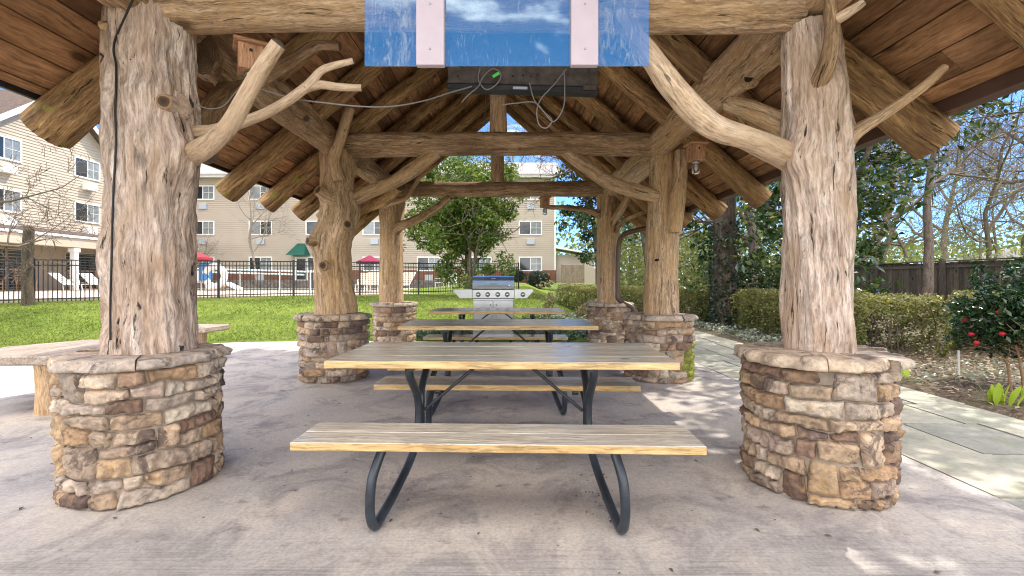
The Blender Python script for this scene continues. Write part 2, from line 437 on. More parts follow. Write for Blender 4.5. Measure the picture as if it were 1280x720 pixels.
        for i in range(m):
            if i: S += (P_[i] - P_[i - 1]).length
            u = (u - T[i] * u.dot(T[i])).normalized(); w = T[i].cross(u)
            for k in range(seg):
                th = 2 * math.pi * k / seg; r = R_[i]
                if rough:
                    a = th + twist * S
                    ca, sa = math.cos(a), math.sin(a)
                    q = Vector((ca * 1.1, sa * 1.1, S * 1.1)) + so
                    dsp = noise.noise(q) * 1.3
                    q2 = Vector((ca * 3.2, sa * 3.2, S * .9)) + so
                    dsp += noise.noise(q2) * .9
                    if fine:
                        q3 = Vector((ca * 9, sa * 9, S * 2.2)) + so
                        dsp += fine * (abs(noise.noise(q3)) - .25) * 1.1
                    r *= 1 + rough * dsp
                for (bs_, bt, bh, bw, bl) in bumps:
                    da = math.atan2(math.sin(th - bt), math.cos(th - bt)) * R_[i]
                    e = (da / bw) ** 2 + ((S - bs_) / bl) ** 2
                    if e < 9: r += bh * math.exp(-e)
                vs.append(P_[i] + (u * math.cos(th) + w * math.sin(th)) * r)
                gr.append(Vector((R_[i] * math.cos(th), R_[i] * math.sin(th), S)) + off)
        fs = []
        for i in range(m - 1):
            for k in range(seg):
                a = i * seg + k; b = i * seg + (k + 1) % seg
                fs.append((a, b, b + seg, a + seg))
        s.add(vs, fs, mat, smooth, gr)
        for which, cm in ((0, cap0), (1, cap1)):
            if cm is None: continue
            i = 0 if which == 0 else m - 1
            ring = vs[i * seg:(i + 1) * seg]; grr = gr[i * seg:(i + 1) * seg]
            c = sum(ring, Vector()) / seg; d = -T[0] if which == 0 else T[-1]
            cg = sum(grr, Vector()) / seg
            r2 = [c + (p - c) * .78 + d * R_[i] * capsoft * .7 for p in ring]
            V = ring + r2 + [c + d * R_[i] * capsoft]
            Gv = grr + [cg + (g - cg) * .9 for g in grr] + [cg]
            Rr = [1.0] * seg + [.78] * seg + [0.0]
            fs = []; mm = []
            for k in range(seg):
                k2 = (k + 1) % seg
                q = (k, k2, seg + k2, seg + k); t = (seg + k, seg + k2, 2 * seg)
                if which == 0: q = q[::-1]; t = t[::-1]
                fs += [q, t]
            s.add(V, fs, cm, True, Gv, Rr)
        return T, P_
    def lathe(s, c, prof, seg=24, mat=0, smooth=True):
        vs = []; fs = []
        for (r, z) in prof:
            for k in range(seg):
                a = 2 * math.pi * k / seg; vs.append(Vector((c[0] + r * math.cos(a), c[1] + r * math.sin(a), c[2] + z)))
        for i in range(len(prof) - 1):
            for k in range(seg):
                a = i * seg + k; b = i * seg + (k + 1) % seg; fs.append((a, b, b + seg, a + seg))
        s.add(vs, fs, mat, smooth)
    def prism(s, poly, z0, z1, mat=0, M4=None):
        n = len(poly)
        vs = [Vector((x, y, z0)) for x, y in poly] + [Vector((x, y, z1)) for x, y in poly]
        if M4 is not None: vs = [M4 @ v for v in vs]
        fs = [tuple(range(n - 1, -1, -1)), tuple(range(n, 2 * n))] + [(i, (i + 1) % n, (i + 1) % n + n, i + n) for i in range(n)]
        s.add(vs, fs, mat)
    def build(s, name, mats, parent=None, world=True):
        me = bpy.data.meshes.new(name)
        me.from_pydata(s.v, [], s.f)
        for m_ in mats: me.materials.append(M[m_])
        me.polygons.foreach_set('material_index', s.m)
        me.polygons.foreach_set('use_smooth', s.sm)
        a = me.attributes.new('grain', 'FLOAT_VECTOR', 'POINT'); a.data.foreach_set('vector', np.array(s.g, dtype=np.float32).ravel())
        a = me.attributes.new('ring', 'FLOAT', 'POINT'); a.data.foreach_set('value', np.array(s.r, dtype=np.float32))
        a = me.attributes.new('tint', 'FLOAT', 'POINT'); a.data.foreach_set('value', np.array(s.t, dtype=np.float32))
        if s.usecol:
            a = me.attributes.new('Col', 'FLOAT_COLOR', 'POINT'); a.data.foreach_set('color', np.array(s.c, dtype=np.float32).ravel())
        me.update()
        return link(name, me, parent, world)

def wpos(o):
    p = Vector((0, 0, 0))
    while o is not None: p = p + o.location; o = o.parent
    return p
def link(name, me, parent=None, world=True):
    o = bpy.data.objects.new(name, me); COL.objects.link(o)
    if parent is not None:
        o.parent = parent
        if world: o.location = -wpos(parent)
    return o
def tag(o, label=None, cat=None, group=None, kind=None):
    if label: o['label'] = label
    if cat: o['category'] = cat
    if group: o['group'] = group
    if kind: o['kind'] = kind
    return o
def thing(name, label, cat, loc=(0, 0, 0), rotz=0, group=None):
    o = bpy.data.objects.new(name, None); COL.objects.link(o); o.empty_display_size = .1
    o.location = loc; o.rotation_euler = (0, 0, rotz)
    return tag(o, label, cat, group)
def dup(root, loc, rotz=0, label=None, group=None, scale=None):
    def cp(o, par):
        c = o.copy(); COL.objects.link(c)
        if par is not None: c.parent = par
        for ch in list(o.children): cp(ch, c)
        return c
    r = cp(root, None); r.location = loc; r.rotation_euler = (0, 0, rotz)
    if scale: r.scale = scale
    if label: r['label'] = label
    if group: r['group'] = group
    return r

# ------------------------------------------------------------------ foliage helpers
def leaf_mesh(name, C, size, rng, mat, parent=None, up=.5, aspect=.5, world=True, tint=None, dirs=None):
    C = np.asarray(C, dtype=np.float64); n = len(C)
    nrm = rng.normal(size=(n, 3)); nrm[:, 2] += up * 2; nrm /= np.linalg.norm(nrm, axis=1)[:, None]
    d = rng.normal(size=(n, 3)) if dirs is None else dirs + .3 * rng.normal(size=(n, 3))
    d -= nrm * (d * nrm).sum(1)[:, None]; d /= np.linalg.norm(d, axis=1)[:, None] + 1e-9
    w = np.cross(nrm, d)
    sz = (np.asarray(size) * rng.uniform(.6, 1.3, n))[:, None]
    V = np.empty((n, 4, 3))
    V[:, 0] = C - d * sz * .5
    V[:, 1] = C + w * sz * aspect * .5 + nrm * sz * .1 - d * sz * .05
    V[:, 2] = C + d * sz * .5 - nrm * sz * .06
    V[:, 3] = C - w * sz * aspect * .5 + nrm * sz * .1 - d * sz * .05
    me = bpy.data.meshes.new(name)
    me.vertices.add(4 * n); me.vertices.foreach_set('co', V.astype(np.float32).ravel())
    F_ = np.empty((n, 2, 3), dtype=np.int32); b = np.arange(n) * 4
    F_[:, 0] = np.stack([b, b + 1, b + 2], 1); F_[:, 1] = np.stack([b, b + 2, b + 3], 1)
    me.loops.add(6 * n); me.loops.foreach_set('vertex_index', F_.ravel())
    me.polygons.add(2 * n); me.polygons.foreach_set('loop_start', np.arange(2 * n, dtype=np.int32) * 3)
    me.update(calc_edges=True)
    t = rng.uniform(0, 1, n) if tint is None else tint
    a = me.attributes.new('tint', 'FLOAT', 'POINT'); a.data.foreach_set('value', np.repeat(t, 4).astype(np.float32))
    me.materials.append(M[mat])
    return link(name, me, parent, world)

def clump_points(rng, centers, per, rad):
    centers = np.asarray(centers); k = len(centers)
    rad = np.broadcast_to(np.asarray(rad, dtype=float), (k,))
    out = []
    for c, r in zip(centers, rad):
        n = max(1, int(per * rng.uniform(.6, 1.4)))
        p = rng.normal(size=(n, 3)); p /= np.linalg.norm(p, axis=1)[:, None]
        p *= (rng.uniform(0, 1, n) ** .5)[:, None] * r * np.array([1, 1, .75])
        out.append(c + p)
    return np.concatenate(out)

def skeleton(rng, base, height, r0, levels=3, spread=.7, kids=(4, 7), up=.25, wander=.16, lean=(0, 0), first=.35):
    polys = []; tips = []
    def grow(p, d, ln, r, lev):
        n = 6 if lev == 0 else 4
        pts = [p.copy()]; rs = [r]
        for i in range(n):
            d = (d + Vector(rng.normal(size=3)) * wander + Vector((0, 0, up * (.25 if lev == 0 else .5)))).normalized()
            p = p + d * ln / n; pts.append(p.copy()); rs.append(r * (1 - .72 * (i + 1) / n))
        polys.append((pts, rs, lev))
        if lev >= levels: tips.append(p.copy()); return
        k = rng.integers(*kids) + (3 if lev == 0 else 0)
        for j in range(k):
            t = first + (1 - first) * (j + rng.uniform(0, 1)) / k if lev == 0 else rng.uniform(.25, 1)
            i = min(int(t * n), n - 1); q = pts[i].lerp(pts[i + 1], t * n - i)
            rr = rs[i] * .62
            dd = (pts[min(i + 1, n)] - pts[i]).normalized()
            s_ = Vector(rng.normal(size=3)); s_ = (s_ - dd * s_.dot(dd)).normalized()
            nd = (dd * (1 - spread) + s_ * spread).normalized()
            grow(q, nd, ln * rng.uniform(.38, .62) * (1.25 - .5 * t if lev == 0 else 1), rr, lev + 1)
        tips.append(p.copy())
    grow(Vector(base), Vector((lean[0], lean[1], 1)).normalized(), height, r0, 0)
    return polys, tips
def skel_mesh(mb, polys, mat=0, seg=(9, 6, 4, 3, 3), minr=.004):
    for i, (pts, rs, lev) in enumerate(polys):
        mb.sweep(pts, [max(r, minr) for r in rs], seg=seg[min(lev, 4)], step=9, rough=0, seed=i * .37, mat=mat)

def gz(x, y):
    def sm(a, b, t): t = min(1, max(0, (t - a) / (b - a))); return t * t * (3 - 2 * t)
    left = .5 * sm(8.7, 14.5, y) + .07 * sm(14.5, 18, y) + .40 * sm(32.6, 34.5, y)
    cen = .5 * sm(8.7, 15, y) + .5 * sm(15, 34, y)
    wl = sm(-7, -2, x); z = left * (1 - wl) + cen * wl
    wr = sm(.6, 2.6, x)
    rz = .35 * sm(12, 34, y)
    return z * (1 - wr) + rz * wr

#PART2
# ------------------------------------------------------------------ pavilion
PX = -.18; XL = -2.14; XR = 1.77; ROWS = (2.66, 5.50, 8.30)
PIER_H = .70; CAP_T = .068
pav = thing('pavilion', 'rustic log pavilion with plank ceiling, tree trunk posts on round stone piers', 'pavilion', (PX, 5.5, 0))

def stone_pier(px_, cy, rad, seed, nu, nv, mossy=False, label=None):
    rng = random.Random(seed)
    pal = [(.50, .40, .30), (.46, .35, .25), (.52, .42, .33), (.43, .30, .19), (.25, .17, .13), (.56, .48, .385), (.50, .40, .33), (.35, .245, .175), (.54, .40, .26), (.19, .14, .12), (.48, .41, .35), (.43, .37, .315), (.58, .52, .43)]
    zs = [0]
    while zs[-1] < PIER_H - .05: zs.append(zs[-1] + rng.uniform(.052, .105))
    k = PIER_H / zs[-1]; zs = [z * k for z in zs]
    def zb(i, th):
        if i == 0: return 0.0
        if i >= len(zs) - 1: return PIER_H
        return zs[i] + .026 * noise.noise(Vector((math.cos(th) * 1.8, math.sin(th) * 1.8, i * 3.3 + seed))) + .010 * noise.noise(Vector((math.cos(th) * 6, math.sin(th) * 6, i * 3.3 + seed)))
    occ = [[] for _ in range(len(zs) + 2)]
    mb = MB(); mb.usecol = True
    def stone(i, j, a0, a1):
        col = rng.choice(pal); br = rng.uniform(.75, 1.2); col = (col[0] * 1.03, col[1] * 1.0, col[2] * .97)
        col = tuple(min(1, c * br) for c in col)
        bul = rng.uniform(.004, .018); sd = rng.uniform(0, 99); g = .0025 / rad
        tilt = rng.uniform(-.010, .010); tiltu = rng.uniform(-.016, .016); e0 = rng.uniform(-.045, .045); e1 = rng.uniform(-.045, .045)
        if mossy and i < len(zs) * .55:
            am = (a0 + a1) / 2
            if abs(math.atan2(math.sin(am + .55), math.cos(am + .55))) < .50: col = (.24, .27, .04)
        vs = []; n1 = max(3, int(nu * (a1 - a0) * rad / .2)) + 1; n2 = nv + 1
        for q in range(n2):
            v = q / (n2 - 1)
            for p in range(n1):
                u = p / (n1 - 1)
                sk = (e0 * (1 - u) + e1 * u) * (v - .5) * 2
                th = a0 + g + (a1 - a0 - 2 * g) * u + sk * (.3 if 0 < u < 1 else .8)
                z0 = zb(i, th) + .0025; z1 = zb(j, th) - .0025
                z = z0 + (z1 - z0) * v
                eu = min(u, 1 - u) * (a1 - a0) * rad; ev = min(v, 1 - v) * (z1 - z0)
                ed = min(eu, ev)
                edge = min(1, ed / .010) ** .5
                pt = Vector((math.cos(th) * 3, math.sin(th) * 3, z * 3))
                r = rad - .026 + edge * (.026 + bul) + tilt * (v - .5) * 2 + tiltu * (u - .5) * 2 * (1 if ed > 1e-6 else .3)
                if ed > 1e-6:
                    r += .020 * noise.noise(pt * 3.2 + Vector((sd, 0, 0))) - .022 * abs(noise.noise(pt * 4.5 + Vector((sd, 5, 0)))) + .010 * noise.noise(pt * 11 + Vector((0, sd, 0))) + .005 * noise.noise(pt * 24)
                vs.append((cx + math.cos(th) * r, cy + math.sin(th) * r, z + (.008 * noise.noise(pt * 5 + Vector((0, sd, 0))) if 0 < v < 1 else 0)))
        fs = []
        for q in range(n2 - 1):
            for p in range(n1 - 1):
                a = q * n1 + p; fs.append((a, a + 1, a + 1 + n1, a + n1))
        mb.add(vs, fs, 0, True, col=(*col, 1))
    for i in range(len(zs) - 1):
        a = rng.uniform(0, 1.0); end = a + 2 * math.pi
        while a < end - .02:
            ln = rng.choice([rng.uniform(.09, .16), rng.uniform(.15, .26), rng.uniform(.2, .34)]) / rad
            if end - a - ln < .10 / rad: ln = end - a
            b = min(a + ln, end)
            # free interval against double-height stones from the course below
            hit = None
            for (o0, o1) in occ[i]:
                for sh in (-2 * math.pi, 0, 2 * math.pi):
                    if a < o1 + sh - 1e-4 and b > o0 + sh + 1e-4: hit = (o0 + sh, o1 + sh)
            if hit:
                if hit[0] - a > .06 / rad:
                    stone(i, i + 1, a, hit[0])
                a = max(a + 1e-3, hit[1]); continue
            dbl = i < len(zs) - 2 and ln * rad < .22 and rng.random() < .16
            if dbl: occ[i + 1].append((a, b))
            stone(i, i + (2 if dbl else 1), a, b)
            a = b
    core = []
    seg = 48
    for z in [PIER_H * t / 10 for t in range(11)]: core.append((rad - .025 + .006 * math.sin(z * 40), z))
    mb.lathe((cx, cy, 0), core + [(.02, PIER_H)], seg, 1)
    o = mb.build('stone_pier', ['stone', 'mortar'], pav)
    if label: o['label'] = label
    # cap slabs, each a piece of its own
    a = rng.uniform(0, 1); n = 6; cuts = [a + 2 * math.pi * t / n + rng.uniform(-.16, .16) for t in range(n)] + [0]
    cuts[n] = cuts[0] + 2 * math.pi
    for t in range(n):
        m2 = MB(); m2.usecol = True
        col = rng.choice([(.54, .46, .38), (.58, .48, .38), (.50, .43, .37), (.58, .47, .36)])
        ro = rad + .042 + rng.uniform(-.02, .022); a0 = cuts[t] + .006; a1 = cuts[t + 1] - .006
        th_ = CAP_T - .012 + rng.uniform(-.008, .014); na = 22; sd = rng.uniform(0, 99)
        prof = [(.10, 0, 0), (ro - .03, 0, .4), (ro - .004, .004, 1), (ro + .003, .018, 1.1), (ro, th_ * .6, 1.1), (ro - .007, th_ - .008, 1), (ro - .022, th_, .8), (ro - .09, th_ + .002, .5), (ro - .2, th_ + .001, .3), (.10, th_, 0)]
        vs = []
        for p in range(na + 1):
            u = p / na; th = a0 + (a1 - a0) * u
            ein = .02 * max(0, 1 - min(u, 1 - u) * 8) ** 2
            for (r, z, w) in prof:
                q = Vector((math.cos(th) * 4, math.sin(th) * 4, z * 8 + sd))
                rr = r + w * (.038 * noise.noise(q * .9) + .018 * noise.noise(q * 3.5) - .014 * abs(noise.noise(q * 7)) - ein * .5)
                vs.append((cx + rr * math.cos(th), cy + rr * math.sin(th), PIER_H + .002 + z + w * .006 * noise.noise(q * 2.5 + Vector((9, 0, 0)))))
        k = len(prof); fs = []
        for p in range(na):
            for q in range(k - 1):
                b = p * k + q; fs.append((b, b + k, b + k + 1, b + 1))
        fs += [tuple(range(k - 1, -1, -1)), tuple(na * k + q for q in range(k))]
        m2.add(vs, fs, 0, True, col=(*col, 1))
        m2.build('cap_stone', ['stone'], o)
    return o

piers = {}
for r, cy in enumerate(ROWS):
    for s, cx in ((0, XL), (1, XR)):
        rad = (.368, .39, .375)[r]; px_ = cx + ((.045, -.03)[s] if r == 0 else 0)
        piers[(r, s)] = stone_pier(cx, cy, rad, 11 + r * 7 + s * 3, (16, 9, 7)[r], (9, 6, 5)[r], mossy=(r == 1 and s == 1),
                                   label='round stone pier with green moss on its lower corner' if (r == 1 and s == 1) else None)
PZ = PIER_H + CAP_T - .01

posts = {}
def post(key, pts, rad, mat, seed, seg=64, step=.035, rough=.08, bumps=(), label=None, fine=1.0):
    mb = MB(); mb.sweep(pts, rad, seg, step, rough, seed, 0, None, 1, bumps, twist=.35, fine=fine, capsoft=.05)
    o = mb.build('log_post', [mat, 'end'], pav); posts[key] = o
    if label: o['label'] = label
    return o
def limb(parent, name, pts, rad, mat, seed, seg=20, step=.035, rough=.06, cap='end', cap0=None, bumps=(), label=None, fine=.5, capsoft=.12):
    mb = MB(); mb.sweep(pts, rad, seg, step, rough, seed, 0, 1 if cap0 else None, 1, bumps, twist=.4, fine=fine, capsoft=capsoft)
    o = mb.build(name, [mat, cap], parent)
    if label: o['label'] = label
    return o
def stub(parent, x, y, d, rad, ln, seed, toward=(0, -1, .15), mat='log_gold', cap='knot_cut'):
    """cut branch stub whose face centre is seen at (x, y) at depth d"""
    t = Vector(toward).normalized(); c = P(x, y, d)
    h, nn = surf(parent, x, y)
    if h is not None: c = h + t * (ln * .22)
    return limb(parent, 'branch_stub', [c - t * ln, c - t * ln * .5, c], [rad * 2.3, rad * 1.3, rad], mat, seed, 22, .012, .06, cap, fine=.4, capsoft=-.1)

from mathutils.bvhtree import BVHTree
_bvh = {}
def surf(o, x, y):
    if o.name not in _bvh:
        w_ = wpos(o); me = o.data
        _bvh[o.name] = BVHTree.FromPolygons([v.co + w_ for v in me.vertices], [tuple(f.vertices) for f in me.polygons])
    c0 = Vector((0, 0, CH)); d = (P(x, y, 1) - c0).normalized()
    h, nrm, i, t = _bvh[o.name].ray_cast(c0, d)
    if h is None: return None, None
    return h, nrm
# --- front posts
p00 = post((0, 0), [(XL + .0, 2.70, PZ), (XL + .0, 2.70, 1.2), (XL + .01, 2.70, 1.6), (XL + .02, 2.70, 2.0), (XL + .0, 2.71, 2.45), (XL - .01, 2.72, 2.95)],
           [.222, .212, .215, .228, .21, .20], 'log_grey', 3, 112, .020, .10,
           fine=2.2, bumps=[(1.12, 4.07, .075, .13, .15), (1.44, 3.67, .06, .085, .10), (.5, 2.6, .03, .12, .2)], label='thick silvery grey trunk post with two long bare branches and a black cable')
p01 = post((0, 1), [(XR + .05, 2.70, PZ), (XR + .045, 2.70, 1.2), (XR + .035, 2.70, 1.7), (XR + .03, 2.70, 2.1), (XR + .0, 2.70, 2.66)],
           [.178, .172, .172, .172, .155], 'log_grey', 8, 104, .020, .085, fine=2.2, bumps=[(1.12, 2.13, .075, .11, .15), (1.26, 4.5, .04, .06, .08), (1.5, 3.2, .05, .07, .12)], label='silvery grey trunk post with a long branch reaching towards the acrylic sheet')
# --- middle posts
p10 = post((1, 0), [(XL + .02, 5.5, PZ), (XL - .02, 5.5, 1.15), (XL - .03, 5.5, 1.6), (XL + .05, 5.5, 2.0), (XL + .02, 5.5, 2.3), (XL + .02, 5.5, 2.72)],
           [.235, .215, .20, .215, .185, .18], 'log_gold', 14, 72, .03, .12, bumps=[(1.45, 2.67, .06, .09, .12), (.86, 2.2, .08, .1, .13), (.57, 3.1, .05, .09, .1), (1.04, 3.79, .07, .1, .13), (.2, 4.4, .04, .15, .2)], label='burly golden brown trunk post with several cut branch stubs')
p11 = post((1, 1), [(XR + .03, 5.5, PZ), (XR + .04, 5.5, 1.5), (XR + .05, 5.5, 2.1), (XR + .06, 5.5, 2.7)],
           [.205, .185, .165, .16], 'log_gold', 21, 56, .04, .07, label='straight golden trunk post with a split second stem at its top')
# --- back posts
p20 = post((2, 0), [(XL - .06, 8.3, PZ), (XL - .06, 8.3, 1.3), (XL - .04, 8.3, 1.9), (XL - .05, 8.3, 2.72)], [.215, .205, .205, .23], 'log_gold', 33, 40, .05, .10)
p21 = post((2, 1), [(XR - .02, 8.3, PZ), (XR - .02, 8.3, 1.4), (XR - .02, 8.3, 2.0), (XR - .02, 8.3, 2.72)], [.20, .205, .20, .20], 'log_gold', 37, 40, .05, .07)

# --- branches of the front posts
def pp(*a): return [P(*q) for q in a]
limb(p00, 'branch', pp((200, 206, 2.84), (226, 200, 2.76), (248, 189, 2.64), (270, 174, 2.52), (290, 152, 2.42), (311, 114, 2.39), (331, 80, 2.37), (348, 55, 2.35)),
     [.06, .07, .062, .051, .045, .042, .039, .036], 'log_pale', 51, 28, .025, .05, 'dark_bark', label='thick smooth pale branch with a rounded grey end', fine=.25, capsoft=.5)
limb(p00, 'branch', pp((222, 190, 2.80), (243, 168, 2.74), (268, 163, 2.68), (306, 152, 2.66), (345, 135, 2.62), (384, 108, 2.60), (404, 87, 2.59), (442, 76, 2.58)),
     [.07, .042, .034, .03, .028, .027, .021, .017], 'log_pale', 53, 20, .025, .07, label='thin forked pale branch')
limb(p00, 'branch', pp((380, 110, 2.6), (400, 106, 2.62), (425, 109, 2.64), (452, 110, 2.66)), [.03, .024, .022, .019], 'log_pale', 55, 16, .025, .07)
limb(p00, 'branch', pp((300, 118, 3.3), (345, 88, 3.25), (385, 62, 3.2), (400, 56, 3.2), (425, 58, 3.2)), [.05, .042, .036, .034, .03], 'log_beam', 57, 16, .03, .06)
stub(p00, 207, 128, 2.44, .040, .13, 59, (.3, -1, -.12), 'log_grey')
stub(p00, 131, 32, 2.72, .02, .1, 60, (-1, -.2, 0), 'log_gold', 'end')
limb(p01, 'branch', pp((1030, 212, 2.82), (1000, 202, 2.75), (966, 187, 2.62), (930, 172, 2.52), (898, 162, 2.50), (872, 144, 2.49), (838, 106, 2.47), (815, 74, 2.46), (786, 36, 2.45), (772, 16, 2.45)),
     [.08, .085, .074, .062, .066, .070, .066, .058, .048, .042], 'log_pale', 61, 32, .025, .07, fine=.5, label='long thick crooked branch, pale and twisted')

limb(p01, 'branch', pp((1000, 172, 2.8), (985, 160, 2.95), (950, 143, 3.1), (912, 130, 3.3)), [.095, .075, .068, .06], 'log_gold', 63, 20, .03, .06)
limb(p01, 'branch', pp((1055, 178, 2.66), (1074, 163, 2.6), (1100, 146, 2.56), (1130, 126, 2.53), (1157, 106, 2.5), (1181, 84, 2.48)), [.06, .036, .03, .027, .025, .022], 'log_gold', 65, 16, .025, .05, 'cut_green', label='slender branch with a fresh greenish cut end')
limb(p01, 'branch', pp((1016, 132, 2.70), (1025, 102, 2.56), (1036, 72, 2.45), (1040, 40, 2.43), (1038, 5, 2.42), (1036, -30, 2.42)), [.07, .05, .042, .036, .034, .03], 'log_beam', 67, 18, .025, .06)
limb(p01, 'branch', pp((1040, 28, 2.43), (1056, 18, 2.38), (1072, 8, 2.33), (1080, 2, 2.31)), [.03, .028, .022, .018], 'log_pale', 69, 14, .02, .05, 'cut_green')

# --- stubs and branches of the burly middle post
stub(p10, 397, 237, 5.22, .055, .18, 71, (-.5, -1, .45))
stub(p10, 384, 301, 5.27, .05, .16, 72, (-.9, -1, .1))
stub(p10, 405, 332, 5.22, .052, .14, 73, (0, -1, .05))
stub(p10, 434, 281, 5.24, .05, .14, 74, (.7, -1, .1))
limb(p10, 'branch', pp((424, 224, 5.3), (418, 200, 5.22), (427, 170, 5.15), (437, 135, 5.1)), [.085, .07, .06, .055], 'log_gold', 75, 16, .03, .07)
limb(p11, 'branch', pp((842, 290, 5.36), (846, 255, 5.32), (850, 220, 5.30), (852, 188, 5.28)), [.09, .095, .085, .078], 'log_gold', 77, 20, .03, .05)
limb(p11, 'branch_stub', pp((822, 330, 5.34), (821, 325, 5.31)), [.03, .028], 'log_gold', 78, 12, .02, .02, 'knot', capsoft=-.1)
limb(p20, 'branch', pp((492, 290, 8.2), (500, 283, 8.1), (520, 275, 8.0), (543, 262, 7.95), (562, 247, 7.9)), [.12, .085, .08, .07, .06], 'log_beam', 81, 16, .04, .08)
limb(p20, 'branch', pp((482, 255, 8.1), (492, 252, 7.95), (508, 247, 7.9), (516, 235, 7.9), (525, 222, 7.9)), [.09, .06, .045, .04, .03], 'log_gold', 82, 12, .04, .08)
limb(p21, 'branch', pp((748, 268, 8.2), (738, 264, 8.05), (715, 260, 7.98), (692, 259, 7.92), (681, 258, 7.9)), [.085, .06, .045, .04, .035], 'log_beam', 83, 12, .04, .1)
limb(p21, 'branch', pp((764, 280, 8.2), (772, 268, 8.05), (782, 252, 7.95), (786, 242, 7.9)), [.085, .075, .07, .06], 'log_gold', 84, 14, .04, .06)
limb(p21, 'branch', pp((755, 272, 8.2), (756, 258, 8.05), (760, 240, 8.0), (766, 228, 7.98)), [.07, .055, .05, .045], 'log_gold', 85, 12, .04, .06)
limb(p21, 'branch', pp((766, 292, 8.2), (780, 276, 8.0), (796, 268, 7.9), (812, 262, 7.85)), [.05, .045, .04, .035], 'log_beam', 86, 12, .04, .06)

# --- beams
def beam(name, pts, rad, mat, seed, seg=44, step=.06, rough=.075, cap='end', bumps=(), label=None):
    mb = MB(); mb.sweep(pts, rad, seg, step, rough, seed, 0, 1, 1, bumps, twist=.1, fine=1.0, capsoft=.04)
    o = mb.build(name, [mat, cap], pav)
    if label: o['label'] = label
    return o
beam('cross_beam', [(XL + .12, 2.70, 2.80), (-.8, 2.69, 2.815), (.5, 2.70, 2.80), (XR - .08, 2.70, 2.795)], [.15, .152, .158, .15], 'log_gold', 91, 72, .035, .07, label='pale front log beam behind the acrylic sheet')
beam('cross_beam', [(XL + .1, 5.5, 2.80), (-.3, 5.5, 2.815), (XR - .02, 5.5, 2.80)], [.145, .138, .142], 'log_beam', 92, 44, .05, .06)
beam('cross_beam', [(XL - .0, 8.3, 2.83), (-.3, 8.3, 2.82), (XR + .05, 8.3, 2.83)], [.14, .135, .14], 'log_beam', 93, 36, .07, .06)
beam('plate_beam', [(XL - .05, 1.45, 2.83), (XL - .03, 2.6, 2.84), (XL - .02, 4.0, 2.83), (XL, 5.5, 2.80), (XL, 7.3, 2.81), (XL, 8.85, 2.82)], [.165, .17, .17, .155, .16, .15], 'log_beam', 95, 44, .06, .10)
plr = beam('plate_beam', [(XR + .03, 1.45, 2.85), (XR, 2.6, 2.84), (XR, 4.0, 2.82), (XR, 5.5, 2.80), (XR, 7.3, 2.81), (XR, 8.85, 2.82)], [.16, .165, .17, .155, .16, .15], 'log_gold', 96, 44, .06, .10)
stub(plr, 936, 98, 3.3, .030, .07, 88, (-.6, -1, -.2), 'log_gold', 'knot')
stub(plr, 993, 66, 2.9, .035, .07, 89, (-.4, -1, -.1), 'log_gold')
beam('ridge_beam', [(PX, 1.4, 4.47), (PX, 5.5, 4.47), (PX, 8.7, 4.47)], [.09, .09, .08], 'log_rafter', 97, 24, .12, .06)
for (px, dy, r0) in ((623, 5.5, .10), (622, 8.3, .12)):
    X = (px - 640) / F * dy
    beam('king_post', [(X, dy, 2.93), (X, dy, 3.6), (X, dy, 4.38)], [r0 * 1.03, r0, r0 * .95], 'log_gold', 98 + dy, 28, .06, .06)
beam('brace', pp((428, 258, 5.55), (455, 243, 5.52), (490, 229, 5.5), (515, 213, 5.5), (546, 190, 5.5)), [.09, .085, .075, .085, .08], 'log_gold', 101, 20, .05, .10)
beam('brace', pp((705, 188, 5.5), (728, 205, 5.5), (762, 228, 5.45), (800, 240, 5.42), (822, 246, 5.42)), [.075, .085, .085, .085, .08], 'log_gold', 102, 20, .05, .08)
beam('brace', pp((452, 262, 8.35), (480, 250, 7.6), (500, 232, 7.0)), [.09, .09, .085], 'log_rafter', 103, 18, .06, .08)
beam('brace', pp((778, 234, 6.3), (800, 215, 6.0), (826, 196, 5.7)), [.10, .105, .11], 'log_pale', 104, 20, .05, .10, label='short whitish grey brace log behind the middle cross beam')
beam('brace', pp((243, 62, 3.0), (262, 78, 3.35), (285, 100, 3.6), (300, 150, 3.9)), [.14, .13, .10, .09], 'log_beam', 105, 24, .05, .14)
beam('brace', pp((250, 190, 3.1), (262, 150, 3.3), (290, 112, 3.5), (330, 70, 3.7)), [.10, .10, .09, .08], 'log_beam', 106, 22, .05, .12)

# --- rafters
RZ = 4.50
SLS = {-1: .84, 1: .865}
def rz(dx, s=-1): return RZ - SLS[s] * dx
LY = [1.35, 2.10, 2.93, 3.87, 4.81, 5.62, 6.45, 7.2, 7.95, 8.6]
RY = [1.30, 1.98, 2.89, 3.87, 4.85, 5.85, 6.85, 7.5, 8.05, 8.6]
for s, ys in ((-1, LY), (1, RY)):
    for i, y in enumerate(ys):
        rr = random.Random(200 + i * 2 + s)
        end = 2.84 + rr.uniform(-.02, .05); rt = rr.uniform(.115, .13) + (.010 if y < 3.2 else 0)
        q = lambda dx: (PX + s * dx, y + rr.uniform(-.02, .02), rz(dx, s) + rr.uniform(-.012, .012))
        mossy = (s < 0)
        mb = MB(); mb.sweep([q(.02), q(.9), q(1.9), q(end)], [.085, .092, .104, rt], 36 if y < 5 else 24, .05 if y < 5 else .08, .07, 210 + i * 2 + s, 0, None, 1, twist=.15, capsoft=.05)
        mb.build('rafter', ['log_mossy' if s < 0 else 'log_rafter', 'end'], pav)
